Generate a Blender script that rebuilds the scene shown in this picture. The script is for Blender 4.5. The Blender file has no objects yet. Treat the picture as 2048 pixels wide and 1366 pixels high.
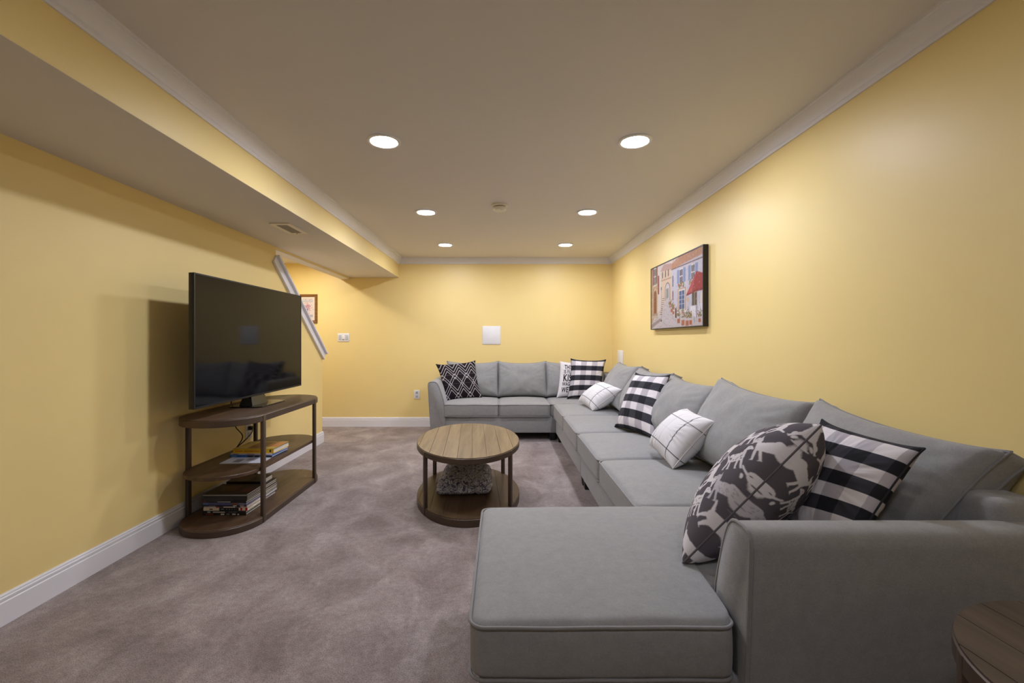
import bpy, bmesh, math, random
import numpy as np
from mathutils import Vector, noise as mnoise

C = bpy.context.scene.collection
SC = bpy.context.scene
random.seed(7)

# ------------------------------------------------------------------ camera, world, exposure
CAMH = 1.18
FPX, VX, VY = 905.0, 1003.0, 680.0
cam_d = bpy.data.cameras.new('camera'); cam = bpy.data.objects.new('camera', cam_d); C.objects.link(cam)
cam.location = (0, 0, CAMH); cam.rotation_euler = (math.pi/2, 0, 0)
cam_d.sensor_fit = 'HORIZONTAL'; cam_d.sensor_width = 36.0; cam_d.lens = FPX*36/2048
cam_d.shift_x = (1024-VX)/2048; cam_d.shift_y = -(683-VY)/2048
cam_d.clip_start = 0.02; cam_d.clip_end = 60
SC.camera = cam
w = bpy.data.worlds.new('world'); SC.world = w; w.use_nodes = True
w.node_tree.nodes['Background'].inputs[0].default_value = (0.9, 0.92, 1.0, 1)
w.node_tree.nodes['Background'].inputs[1].default_value = 0.02
SC.view_settings.view_transform = 'Standard'; SC.view_settings.look = 'None'
SC.view_settings.gamma = 1.0; SC.view_settings.use_curve_mapping = False
SC.view_settings.exposure = 2.2
LAMP_STRENGTH = 62.0
LAMP_COLOR = (0.83, 0.865, 1.0)
STAIR_STRENGTH = 66.0
FILL_STRENGTH = 25.0  # for the two fill lights added above the camera

# ------------------------------------------------------------------ helpers
def lin(c):
    c = np.asarray(c, float)/255.0
    return np.where(c <= 0.04045, c/12.92, ((c+0.055)/1.055)**2.4)
def s(r, g, b):
    v = lin((r, g, b)); return (float(v[0]), float(v[1]), float(v[2]), 1.0)

class N:
    """tiny node-tree builder"""
    def __init__(self, name):
        self.m = bpy.data.materials.new(name); self.m.use_nodes = True
        self.t = self.m.node_tree; self.b = self.t.nodes['Principled BSDF']
    def n(self, kind, **kw):
        x = self.t.nodes.new(kind)
        for k, v in kw.items(): setattr(x, k, v)
        return x
    def l(self, a, b): self.t.links.new(a, b)
    def noise(self, vec, scale, detail=3, rough=0.5, dist=0.0):
        x = self.n('ShaderNodeTexNoise'); x.inputs['Scale'].default_value = scale
        x.inputs['Detail'].default_value = detail; x.inputs['Roughness'].default_value = rough
        x.inputs['Distortion'].default_value = dist
        if vec is not None: self.l(vec, x.inputs['Vector'])
        return x
    def ramp(self, fac, stops):
        x = self.n('ShaderNodeValToRGB'); e = x.color_ramp.elements
        while len(e) < len(stops): e.new(0.5)
        for i, (p, c) in enumerate(stops): e[i].position = p; e[i].color = c
        self.l(fac, x.inputs['Fac']); return x
    def mapping(self, vec, scale):
        x = self.n('ShaderNodeMapping'); x.inputs['Scale'].default_value = scale
        self.l(vec, x.inputs['Vector']); return x
    def mix(self, fac, a, b, mode='MIX'):
        x = self.n('ShaderNodeMix', data_type='RGBA', blend_type=mode)
        if isinstance(fac, (int, float)): x.inputs['Factor'].default_value = fac
        else: self.l(fac, x.inputs['Factor'])
        for sock, v in ((x.inputs[6], a), (x.inputs[7], b)):
            if isinstance(v, tuple): sock.default_value = v
            else: self.l(v, sock)
        return x.outputs[2]
    def bump(self, h, strength, dist):
        x = self.n('ShaderNodeBump'); x.inputs['Strength'].default_value = strength
        x.inputs['Distance'].default_value = dist
        self.l(h, x.inputs['Height']); self.l(x.outputs['Normal'], self.b.inputs['Normal']); return x
    def geo(self): return self.n('ShaderNodeNewGeometry').outputs['Position']

def plain(name, col, rough=0.5, metal=0.0, spec=0.5):
    k = N(name); k.b.inputs['Base Color'].default_value = col
    k.b.inputs['Roughness'].default_value = rough; k.b.inputs['Metallic'].default_value = metal
    k.b.inputs['Specular IOR Level'].default_value = spec
    nz = k.noise(k.geo(), 14, 2)
    c = k.mix(nz.outputs['Fac'], tuple(x*0.95 for x in col[:3])+(1,), tuple(min(1, x*1.05) for x in col[:3])+(1,))
    k.l(c, k.b.inputs['Base Color'])
    return k.m
def paint(name, col, rough, bump=0.02, scale=220):
    k = N(name); p = k.geo()
    nz = k.noise(p, 1.3, 2); c = k.mix(nz.outputs['Fac'], tuple(x*0.97 for x in col[:3])+(1,), tuple(min(1, x*1.03) for x in col[:3])+(1,))
    k.l(c, k.b.inputs['Base Color']); k.b.inputs['Roughness'].default_value = rough
    k.b.inputs['Specular IOR Level'].default_value = 0.35
    f = k.noise(p, scale, 2); k.bump(f.outputs['Fac'], bump, 0.002)
    return k.m
def fabric(name, c1, c2, scale=260, bump=0.35):
    k = N(name); p = k.geo()
    a = k.noise(p, scale, 3, 0.7); b = k.noise(p, 26, 5, 0.75)
    mp = k.mapping(p, (1.0, 1.0, 3.0)); st = k.noise(mp.outputs[0], 90, 2)
    m1 = k.mix(a.outputs['Fac'], c1, c2)
    m2 = k.mix(b.outputs['Fac'], tuple(x*0.90 for x in c1[:3])+(1,), tuple(x*1.08 for x in c2[:3])+(1,))
    m3 = k.mix(0.45, m1, m2); k.l(m3, k.b.inputs['Base Color'])
    k.b.inputs['Roughness'].default_value = 0.92; k.b.inputs['Specular IOR Level'].default_value = 0.2
    k.b.inputs['Sheen Weight'].default_value = 0.25; k.b.inputs['Sheen Roughness'].default_value = 0.5
    h = k.mix(0.5, a.outputs['Fac'], st.outputs['Fac']); k.bump(h, bump, 0.0015)
    return k.m
def wood(name, dark, mid, light, axis='Y', rough=0.5, rnd=0.25):
    k = N(name); p = k.geo()
    sc = {'Y': (26, 1.6, 26), 'X': (1.6, 26, 26)}[axis]
    mp = k.mapping(p, sc); g = k.noise(mp.outputs[0], 1.0, 6, 0.62, 0.6)
    r = k.ramp(g.outputs['Fac'], [(0.25, dark), (0.5, mid), (0.78, light)])
    oi = k.n('ShaderNodeObjectInfo')
    mr = k.n('ShaderNodeMapRange'); k.l(oi.outputs['Random'], mr.inputs['Value'])
    mr.inputs['To Min'].default_value = 1-rnd/2; mr.inputs['To Max'].default_value = 1+rnd/2
    cb = k.n('ShaderNodeCombineColor')
    for i in range(3): k.l(mr.outputs[0], cb.inputs[i])
    c = k.mix(1.0, r.outputs['Color'], cb.outputs[0], 'MULTIPLY')
    k.l(c, k.b.inputs['Base Color']); k.b.inputs['Roughness'].default_value = rough
    k.bump(g.outputs['Fac'], 0.15, 0.001)
    return k.m
def printed(name, rough=0.9, bump=0.25):
    k = N(name); at = k.n('ShaderNodeAttribute'); at.attribute_name = 'print'
    a = k.noise(k.geo(), 420, 2, 0.6)
    v = k.mix(a.outputs['Fac'], (0.9, 0.9, 0.9, 1), (1, 1, 1, 1))
    c = k.mix(1.0, at.outputs['Color'], v, 'MULTIPLY'); k.l(c, k.b.inputs['Base Color'])
    k.b.inputs['Roughness'].default_value = rough; k.b.inputs['Specular IOR Level'].default_value = 0.2
    k.bump(a.outputs['Fac'], bump, 0.001)
    return k.m

M = {}
M['wall'] = paint('yellow_wall_paint', s(243, 218, 149), 0.42)
M['wall_rear'] = paint('pale_grey_paint', s(206, 206, 212), 0.6)
M['ceiling'] = paint('ceiling_paint', s(226, 220, 214), 0.7)
M['trim'] = paint('white_trim_paint', s(232, 230, 234), 0.35, 0.005)
M['plastic'] = plain('white_plastic', s(236, 234, 234), 0.35)
M['plastic_grey'] = plain('pale_grey_plastic', s(196, 200, 212), 0.4)
M['ivory'] = plain('ivory_plastic', s(238, 230, 212), 0.45)
M['slot'] = plain('dark_slot', s(40, 36, 34), 0.7)
M['ventgrey'] = plain('vent_slat_grey', s(176, 166, 150), 0.7)  # plain grey of the vent slats
M['fabric'] = fabric('grey_sofa_fabric', s(116, 115, 115), s(172, 171, 170))
M['piping'] = fabric('sofa_piping', s(124, 122, 121), s(152, 150, 149))
M['foot'] = plain('black_foot', s(22, 20, 19), 0.4)
M['wood_table'] = wood('weathered_oak', s(92, 74, 50), s(124, 103, 73), s(146, 125, 93), 'Y', 0.42, 0.16)
M['wood_dark'] = wood('dark_walnut', s(58, 42, 29), s(84, 63, 45), s(104, 81, 59), 'Y', 0.42, 0.1)
M['wood_end'] = wood('brown_oak', s(56, 46, 39), s(75, 62, 53), s(90, 75, 64), 'Y', 0.5, 0.12)
M['bronze'] = plain('dark_bronze_metal', s(86, 71, 59), 0.42, 0.35)
M['tvbody'] = plain('tv_body', s(18, 18, 19), 0.4)
M['bezel'] = plain('tv_bezel', s(38, 38, 40), 0.4, 0.5)
k = N('tv_screen'); k.b.inputs['Base Color'].default_value = (0.004, 0.004, 0.005, 1); k.b.inputs['Roughness'].default_value = 0.06
k.b.inputs['Specular IOR Level'].default_value = 0.17
nz = k.noise(k.geo(), 600, 1); k.bump(nz.outputs['Fac'], 0.01, 0.0005); M['screen'] = k.m
M['glossblack'] = plain('gloss_black', s(12, 12, 13), 0.12)
M['cord'] = plain('black_rubber', s(14, 14, 14), 0.5)
M['print'] = printed('printed_cotton')
M['canvas'] = printed('printed_canvas', 0.55, 0.1)
M['frame_black'] = plain('black_frame', s(24, 18, 16), 0.4)
M['frame_wood'] = wood('brown_frame', s(84, 52, 28), s(126, 84, 46), s(158, 112, 66), 'X', 0.4)
M['paper'] = plain('page_paper', s(214, 208, 196), 0.8)
k = N('lamp_lens'); k.b.inputs['Base Color'].default_value = (0.9, 0.9, 0.9, 1)
k.b.inputs['Emission Color'].default_value = LAMP_COLOR+(1,); k.b.inputs['Emission Strength'].default_value = LAMP_STRENGTH; M['lens'] = k.m
k = N('stair_lamp_lens'); k.b.inputs['Base Color'].default_value = (0.9, 0.9, 0.9, 1)
k.b.inputs['Emission Color'].default_value = (1.0, 0.95, 0.86, 1); k.b.inputs['Emission Strength'].default_value = STAIR_STRENGTH; M['lens_stair'] = k.m
k = N('added_fill_lens'); k.b.inputs['Base Color'].default_value = (0.9, 0.9, 0.9, 1)  # glowing disc of the added fill lights
k.b.inputs['Emission Color'].default_value = LAMP_COLOR+(1,); k.b.inputs['Emission Strength'].default_value = FILL_STRENGTH; M['lens_fill'] = k.m

# carpet: taupe cut pile with brushed patches
k = N('taupe_carpet'); p = k.geo()
mp = k.mapping(p, (1.0, 0.75, 1.0))
big = k.noise(mp.outputs[0], 4.2, 6, 0.66, 0.5); fine = k.noise(p, 240, 2, 0.7); med = k.noise(p, 38, 3, 0.7)
r1 = k.ramp(big.outputs['Fac'], [(0.34, s(134, 120, 116)), (0.50, s(154, 140, 136)), (0.66, s(174, 161, 157))])
r2 = k.ramp(fine.outputs['Fac'], [(0.32, (0.52, 0.52, 0.52, 1)), (0.68, (1.28, 1.28, 1.28, 1))])
r3 = k.ramp(med.outputs['Fac'], [(0.3, (0.80, 0.80, 0.80, 1)), (0.7, (1.14, 1.14, 1.14, 1))])
c = k.mix(1.0, r1.outputs['Color'], r2.outputs['Color'], 'MULTIPLY'); c = k.mix(1.0, c, r3.outputs['Color'], 'MULTIPLY')
k.l(c, k.b.inputs['Base Color']); k.b.inputs['Roughness'].default_value = 1.0; k.b.inputs['Specular IOR Level'].default_value = 0.05
k.b.inputs['Sheen Weight'].default_value = 0.2
h = k.mix(0.4, fine.outputs['Fac'], med.outputs['Fac']); k.bump(h, 0.7, 0.006); M['carpet'] = k.m

# mottled blanket
k = N('mottled_plush'); p = k.geo()
n1 = k.noise(p, 24, 3, 0.6, 2.2); n2 = k.noise(p, 90, 2)
r = k.ramp(n1.outputs['Fac'], [(0.36, s(54, 54, 84)), (0.46, s(104, 104, 134)), (0.51, s(238, 236, 240)), (0.57, s(168, 166, 182)), (0.66, s(58, 56, 84))])
cc = k.mix(n2.outputs['Fac'], r.outputs['Color'], s(150, 146, 160)); cc = k.mix(0.3, r.outputs['Color'], cc)
k.l(cc, k.b.inputs['Base Color']); k.b.inputs['Roughness'].default_value = 1.0; k.b.inputs['Sheen Weight'].default_value = 0.1
k.bump(n1.outputs['Fac'], 0.9, 0.012); M['blanket'] = k.m

_colm = {}
def colmat(c, rough=0.5):
    key = (c, rough)
    if key not in _colm: _colm[key] = plain('cover_%02x%02x%02x' % c, s(*c), rough)
    return _colm[key]

def mk(name, verts, faces, mat, parent=None, smooth=False, origin=None, autosmooth=None):
    """one mesh object; verts in world space, shifted to the parent's base"""
    o = Vector(parent.location) if parent is not None and parent.type == 'EMPTY' else Vector((0, 0, 0))
    if parent is not None and parent.type != 'EMPTY' and parent.parent is not None:
        o = Vector(parent.parent.location)
    base = o
    me = bpy.data.meshes.new(name)
    me.from_pydata([(v[0]-base[0], v[1]-base[1], v[2]-base[2]) for v in verts], [], [tuple(int(i) for i in f) for f in faces])
    me.update()
    bm = bmesh.new(); bm.from_mesh(me); bmesh.ops.recalc_face_normals(bm, faces=bm.faces); bm.to_mesh(me); bm.free()
    if mat is not None: me.materials.append(mat)
    if smooth:
        me.polygons.foreach_set('use_smooth', [True]*len(me.polygons))
        if autosmooth is not None: me.set_sharp_from_angle(angle=math.radians(autosmooth))
    ob = bpy.data.objects.new(name, me); C.objects.link(ob)
    if parent is not None: ob.parent = parent
    return ob
def thing(name, loc, label, cat, group=None):
    o = bpy.data.objects.new(name, None); C.objects.link(o); o.location = loc; o.empty_display_size = 0.1
    o['label'] = label; o['category'] = cat
    if group: o['group'] = group
    return o
def tag(o, label, cat, group=None):
    o['label'] = label; o['category'] = cat
    if group: o['group'] = group
    return o
def struct(o, label=None, cat=None):
    o['kind'] = 'structure'
    if label: o['label'] = label
    if cat: o['category'] = cat
    return o

def boxvf(x0, x1, y0, y1, z0, z1, bev=0.0, seg=1):
    bm = bmesh.new(); bmesh.ops.create_cube(bm, size=1.0)
    for v in bm.verts:
        v.co = Vector(((x0+x1)/2+v.co.x*(x1-x0), (y0+y1)/2+v.co.y*(y1-y0), (z0+z1)/2+v.co.z*(z1-z0)))
    if bev > 0: bmesh.ops.bevel(bm, geom=list(bm.edges), offset=bev, segments=seg, profile=0.5, affect='EDGES')
    bm.verts.index_update()
    V = [tuple(v.co) for v in bm.verts]; F = [[v.index for v in f.verts] for f in bm.faces]; bm.free()
    return V, F
def join(*vfs):
    V, F = [], []
    for v, f in vfs:
        o = len(V); V += list(v); F += [[i+o for i in q] for q in f]
    return V, F
def box(name, x0, x1, y0, y1, z0, z1, mat, parent=None, bev=0.0, seg=1):
    V, F = boxvf(x0, x1, y0, y1, z0, z1, bev, seg); return mk(name, V, F, mat, parent, bev > 0 and seg > 1, autosmooth=40)
def rotz(V, cx, cy, a):
    ca, sa = math.cos(a), math.sin(a)
    return [(cx+(x-cx)*ca-(y-cy)*sa, cy+(x-cx)*sa+(y-cy)*ca, z) for x, y, z in V]
def prism(outline, z0, z1, bev=0.0):
    """outline list of (x,y) counter-clockwise, chamfered top and bottom edge"""
    n = len(outline); cx = sum(p[0] for p in outline)/n; cy = sum(p[1] for p in outline)/n
    def ring(z, d):
        out = []
        for x, y in outline:
            L = math.hypot(x-cx, y-cy) or 1; f = max(0, 1-d/L); out.append((cx+(x-cx)*f, cy+(y-cy)*f, z))
        return out
    rings = [ring(z0, bev), ring(z0+bev, 0), ring(z1-bev, 0), ring(z1, bev)] if bev > 0 else [ring(z0, 0), ring(z1, 0)]
    V = [p for r in rings for p in r]; F = []
    for k_ in range(len(rings)-1):
        for i in range(n): j = (i+1) % n; F.append([k_*n+i, k_*n+j, (k_+1)*n+j, (k_+1)*n+i])
    F.append(list(range(n))[::-1]); F.append([(len(rings)-1)*n+i for i in range(n)])
    return V, F
def ringband(outer, inner, z0, z1, bev=0.003):
    n = len(outer)
    def lerp(a, b, t): return (a[0]+(b[0]-a[0])*t, a[1]+(b[1]-a[1])*t)
    w_ = math.hypot(outer[0][0]-inner[0][0], outer[0][1]-inner[0][1]); t = min(0.45, bev/w_)
    prof = [(t, z0), (0, z0+bev), (0, z1-bev), (t, z1), (1-t, z1), (1, z1-bev), (1, z0+bev), (1-t, z0)]
    V = []
    for tt, z in prof:
        for i in range(n): q = lerp(outer[i], inner[i], tt); V.append((q[0], q[1], z))
    F = []; m_ = len(prof)
    for k_ in range(m_):
        k2 = (k_+1) % m_
        for i in range(n): j = (i+1) % n; F.append([k_*n+i, k_*n+j, k2*n+j, k2*n+i])
    return V, F
def ellipse(cx, cy, a, b, n=72):
    return [(cx+a*math.cos(2*math.pi*i/n), cy+b*math.sin(2*math.pi*i/n)) for i in range(n)]
def stadium(cx, y0, y1, r, n=24):
    o = [(cx+r*math.cos(t), y1+r*math.sin(t)) for t in np.linspace(0, math.pi, n)]
    o += [(cx+r*math.cos(t), y0+r*math.sin(t)) for t in np.linspace(math.pi, 2*math.pi, n)]
    return [(float(a), float(b)) for a, b in o]
def tube(points, r, closed=False, seg=6):
    P = [Vector(p) for p in points]; n = len(P); V, F = [], []; up = None
    for i in range(n):
        if closed: t = (P[(i+1) % n]-P[i-1]).normalized()
        else: t = (P[min(i+1, n-1)]-P[max(i-1, 0)]).normalized()
        if up is None: up = t.orthogonal().normalized()
        up = (up-t*up.dot(t)); up = up.normalized() if up.length > 1e-6 else t.orthogonal().normalized()
        sd = t.cross(up)
        for k_ in range(seg):
            a = 2*math.pi*k_/seg; V.append(tuple(P[i]+up*(r*math.cos(a))+sd*(r*math.sin(a))))
    m_ = n if closed else n-1
    off = 0
    if closed:   # find the twist that closes the tube best
        best = min(range(seg), key=lambda q: (Vector(V[(n-1)*seg])-Vector(V[q])).length); off = best
    for i in range(m_):
        j = (i+1) % n; sh = off if (closed and j == 0) else 0
        for k_ in range(seg):
            F.append([i*seg+k_, i*seg+(k_+1) % seg, j*seg+(k_+1+sh) % seg, j*seg+(k_+sh) % seg])
    if not closed: F.append(list(range(seg))[::-1]); F.append([(n-1)*seg+k_ for k_ in range(seg)])
    return V, F
def smoothpath(ctrl, n=10):
    P = [Vector(p) for p in ctrl]; out = []
    for i in range(len(P)-1):
        a = P[max(i-1, 0)]; b = P[i]; c_ = P[i+1]; d = P[min(i+2, len(P)-1)]
        for j in range(n):
            t = j/n
            out.append(0.5*((2*b)+(c_-a)*t+(2*a-5*b+4*c_-d)*t*t+(3*b-a-3*c_+d)*t*t*t))
    out.append(P[-1]); return out
def sweep(path, prof, zbase, side=1):
    """mitred moulding: path 2D points, prof (distance off wall, z); side=+1 -> offset to the left of travel"""
    n = len(path); V, F = [], []; m_ = len(prof)
    for i in range(n):
        def nrm(a, b):
            dx, dy = b[0]-a[0], b[1]-a[1]; L = math.hypot(dx, dy); return (-dy/L*side, dx/L*side)
        if i == 0: nx, ny = nrm(path[0], path[1])
        elif i == n-1: nx, ny = nrm(path[-2], path[-1])
        else:
            a = nrm(path[i-1], path[i]); b = nrm(path[i], path[i+1]); d = 1+a[0]*b[0]+a[1]*b[1]
            nx, ny = (a[0]+b[0])/d, (a[1]+b[1])/d
        for dd, z in prof: V.append((path[i][0]+nx*dd, path[i][1]+ny*dd, zbase+z))
    for i in range(n-1):
        for k_ in range(m_):
            k2 = (k_+1) % m_; F.append([i*m_+k_, i*m_+k2, (i+1)*m_+k2, (i+1)*m_+k_])
    F.append(list(range(m_))); F.append([(n-1)*m_+k_ for k_ in range(m_)][::-1])
    return V, F
def extr(poly, axis, a0, a1):
    """poly 2D -> prism along axis; axis 'X': (y,z) ; 'Y': (x,z)"""
    n = len(poly); f = {'X': lambda p, a: (a, p[0], p[1]), 'Y': lambda p, a: (p[0], a, p[1])}[axis]
    V = [f(p, a0) for p in poly]+[f(p, a1) for p in poly]
    F = [list(range(n))[::-1], [n+i for i in range(n)]]+[[i, (i+1) % n, n+(i+1) % n, n+i] for i in range(n)]
    return V, F

# ------------------------------------------------------------------ room dimensions
XL, XR, YB, YF, ZC = -2.07, 1.507, 6.17, -2.2, 2.30
XS, ZS = -1.40, 2.035            # soffit face and underside
YW, YO = 5.226, 4.15             # end of the left wall, start of the stair opening
XLB, XST = -2.19, -3.15          # back of the left wall, far side of the stairwell

struct(box('floor', XST-0.1, XR+0.1, YF-0.1, YB+0.1, -0.06, 0.0, M['carpet']), 'taupe cut pile carpet over the whole basement floor', 'carpet')
struct(box('ceiling', XS, XR+0.1, YF-0.1, YB+0.1, ZC, ZC+0.08, M['ceiling']), 'flat off white ceiling with recessed lights', 'ceiling')
struct(box('wall_back', XST-0.1, XR+0.1, YB, YB+0.1, 0, ZC, M['wall']), 'yellow back wall behind the sofa and stair opening', 'wall')
struct(box('wall_right', XR, XR+0.1, YF, YB, 0, ZC, M['wall']), 'long yellow right wall with the street painting', 'wall')
struct(box('wall_rear', XST-0.1, XR+0.1, YF-0.1, YF, 0, ZC, M['wall_rear']), 'pale grey wall at the near end of the room', 'wall')
V, F = extr([(YF, 0), (YW, 0), (YW, 1.02), (YO, 1.925), (YO, ZC), (YF, ZC)], 'X', XLB, XL)
struct(mk('wall_left', V, F, M['wall']), 'yellow left wall cut off along the slope of the stairs', 'wall')
struct(box('wall_header', XLB, XL, YO, YB, 2.014, ZC, M['wall']), 'narrow yellow header over the stair opening', 'wall')
struct(box('trim_4', XLB, XL-0.002, YO+0.001, YB-0.001, 2.008, 2.015, M['ceiling']), 'off white underside of the stair opening header', 'trim')
struct(box('wall_soffit', XS-0.02, XS, YF, YB, ZS, ZC, M['wall']), 'yellow vertical face of the long soffit', 'wall')
struct(box('ceiling_soffit', XL, XS-0.001, YF, YB, ZS-0.001, ZS+0.03, M['ceiling']), 'lower off white soffit underside above the television', 'ceiling')
struct(box('ceiling_stairwell', XST, XLB, 3.0, YB, 2.225, 2.30, M['ceiling']), 'small off white ceiling over the stairwell', 'ceiling')
struct(box('wall_stairwell', XST-0.1, XST, 3.0, YB, 0, ZC, M['wall']), 'yellow far side wall of the stairwell', 'wall')
struct(box('wall_stair_end', XST, XLB, 2.9, 3.0, 0, ZC, M['wall']), 'yellow end wall above the stairs', 'wall')
st = []
for i in range(8): st.append(boxvf(XST, XLB, 3.0, 5.05-0.25*i, 0.19*i, 0.19*(i+1), 0.012, 2))
for i, vf in enumerate(st):
    o = struct(mk('floor_stair_step', vf[0], vf[1], M['carpet'], None, True, autosmooth=40), 'carpeted stair step %s behind the left wall' % ['at the bottom', 'second from the bottom', 'third from the bottom', 'fourth from the bottom', 'fifth from the bottom', 'sixth from the bottom', 'seventh from the bottom', 'at the top'][i], 'stair step')

crown = [(0, -0.085), (0.007, -0.085), (0.011, -0.078), (0.011, -0.070), (0.016, -0.066), (0.018, -0.060), (0.024, -0.050),
         (0.031, -0.036), (0.040, -0.024), (0.046, -0.019), (0.048, -0.013), (0.054, -0.011), (0.056, 0.0), (0, 0.0)]
V, F = sweep([(XS, YF), (XS, YB), (XR, YB), (XR, YF)], crown, ZC, -1)
struct(mk('trim_1', V, F, M['trim'], None, True, autosmooth=25), 'white stepped crown moulding along the ceiling edge', 'crown moulding')
base = [(0, 0), (0.015, 0), (0.015, 0.094), (0.011, 0.098), (0.013, 0.103), (0.013, 0.112), (0.009, 0.116), (0.009, 0.122), (0.005, 0.128), (0, 0.128)]
V, F = sweep([(XL, YF), (XL, YW), (XLB, YW)], base, 0, -1)
struct(mk('baseboard_left', V, F, M['trim'], None, True, autosmooth=25), 'white moulded baseboard along the left wall', 'baseboard')
V, F = sweep([(XST, YB), (XR, YB)], base, 0, -1)
struct(mk('baseboard_back', V, F, M['trim'], None, True, autosmooth=25), 'white moulded baseboard along the back wall', 'baseboard')
V, F = sweep([(XR, YB-0.016), (XR, YF)], base, 0, -1)
struct(mk('baseboard_right', V, F, M['trim'], None, True, autosmooth=25), 'white moulded baseboard behind the sofa', 'baseboard')

# sloped stair cap: apron board on the wall face with a thin cap on top
A = Vector((0, YO-0.03, 1.935)); B = Vector((0, YW+0.045, 1.005)); d = (B-A).normalized(); up = Vector((0, -d.z, d.y))
if up.z < 0: up = -up
def slab(x0, x1, u0, u1, a=A, b=B):
    V = []
    for x in (x0, x1):
        for pnt, uu in ((a, u0), (b, u0), (b, u1), (a, u1)):
            q = pnt+up*uu; V.append((x, q.y, q.z))
    return V, [[0, 1, 2, 3], [7, 6, 5, 4], [0, 4, 5, 1], [1, 5, 6, 2], [2, 6, 7, 3], [3, 7, 4, 0]]
e = bpy.data.objects.new('trim_2', None); C.objects.link(e); struct(e, 'white sloped stair wall cap running down behind the television', 'trim')
V, F = slab(XL-0.002, XL+0.018, -0.055, 0.012); mk('apron_board', V, F, M['trim'], e)
V, F = slab(XLB-0.02, XL+0.045, 0.012, 0.030); mk('cap_board', V, F, M['trim'], e)
V, F = slab(XL-0.002, XL+0.026, -0.066, -0.055); mk('bead', V, F, M['trim'], e)

# ------------------------------------------------------------------ recessed lights and added fill lights
def disc(r, n=40): return [(r*math.cos(2*math.pi*i/n), r*math.sin(2*math.pi*i/n)) for i in range(n)]
tv_, tf_ = ringband(disc(0.094), disc(0.072), -0.010, -0.0005, 0.004)
lv, lf = prism(disc(0.0715), -0.0075, -0.001)
def downlight(x, y, z, label, lens, group='recessed ceiling lights'):
    t = thing('recessed_light', (x, y, z), label, 'ceiling light', group)
    mk('trim_ring', [(a+x, b+y, c_+z) for a, b, c_ in tv_], tf_, M['plastic'], t, True, autosmooth=40)
    mk('lens', [(a+x, b+y, c_+z) for a, b, c_ in lv], lf, lens, t)
for x, sx in ((-0.66, 'left'), (0.75, 'right')):
    for y, sy in ((2.542, 'front'), (3.952, 'middle'), (5.307, 'back')):
        downlight(x, y, ZC, 'round recessed ceiling light, %s one of the %s row' % (sy, sx), M['lens'])
for x, sx in ((-0.66, 'left'), (0.75, 'right')):  # dimmer pair added out of view to brighten the near end of the room
    downlight(x, 0.15, ZC, 'added unseen fill light in the ceiling above the camera, %s one' % sx, M['lens_fill'])
downlight(-2.52, 5.36, 2.225, 'recessed light in the stairwell ceiling beyond the opening', M['lens_stair'], None)

# smoke detector
t = thing('smoke_detector', (-0.015, 3.754, ZC), 'round ivory smoke detector on the ceiling between the lights', 'smoke detector')
def lathe(prof, cx, cy, n=36):
    V, F = [], []
    for r, z in prof:
        for i in range(n): a = 2*math.pi*i/n; V.append((cx+r*math.cos(a), cy+r*math.sin(a), z))
    for k_ in range(len(prof)-1):
        for i in range(n): j = (i+1) % n; F.append([k_*n+i, k_*n+j, (k_+1)*n+j, (k_+1)*n+i])
    F.append(list(range(n))); F.append([(len(prof)-1)*n+i for i in range(n)])
    return V, F
V, F = lathe([(0.069, ZC-0.0005), (0.069, ZC-0.012), (0.063, ZC-0.016), (0.05, ZC-0.0165)], -0.015, 3.754); mk('base', V, F, M['ivory'], t, True, autosmooth=35)
V, F = lathe([(0.050, ZC-0.017), (0.050, ZC-0.022)], -0.015, 3.754); mk('sensing_gap', V, F, M['slot'], t)
V, F = lathe([(0.056, ZC-0.022), (0.055, ZC-0.040), (0.047, ZC-0.048), (0.02, ZC-0.050)], -0.015, 3.754); mk('cover', V, F, M['ivory'], t, True, autosmooth=35)
V, F = lathe([(0.012, ZC-0.050), (0.010, ZC-0.053)], 0.005, 3.725, 16); mk('test_button', V, F, M['plastic'], t)

# air vent under the soffit
t = thing('air_vent', (-1.62, 3.455, ZS-0.001), 'rectangular ivory air register in the soffit underside', 'air vent')
vx0, vx1, vy0, vy1, z1 = -1.695, -1.546, 3.298, 3.612, ZS-0.0015
V, F = join(boxvf(vx0, vx1, vy0, vy0+0.032, z1-0.008, z1), boxvf(vx0, vx1, vy1-0.032, vy1, z1-0.008, z1), boxvf(vx0, vx0+0.032, vy0+0.032, vy1-0.032, z1-0.008, z1), boxvf(vx1-0.032, vx1, vy0+0.032, vy1-0.032, z1-0.008, z1))
mk('frame', V, F, M['ivory'], t)
box('duct_backing', vx0+0.03, vx1-0.03, vy0+0.03, vy1-0.03, z1-0.002, z1-0.0005, M['slot'], t)
for i in range(12):
    y = vy0+0.042+i*0.0205
    V = [(vx0+0.032, y, z1-0.002), (vx1-0.032, y, z1-0.002), (vx1-0.032, y+0.012, z1-0.007), (vx0+0.032, y+0.012, z1-0.007),
         (vx0+0.032, y+0.002, z1-0.002), (vx1-0.032, y+0.002, z1-0.002), (vx1-0.032, y+0.014, z1-0.007), (vx0+0.032, y+0.014, z1-0.007)]
    mk('slat', V, [[0, 1, 2, 3], [7, 6, 5, 4], [0, 4, 5, 1], [1, 5, 6, 2], [2, 6, 7, 3], [3, 7, 4, 0]], M['ventgrey'], t)
box('lever', -1.625, -1.615, vy1-0.028, vy1-0.012, z1-0.016, z1-0.008, M['ivory'], t)

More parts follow.
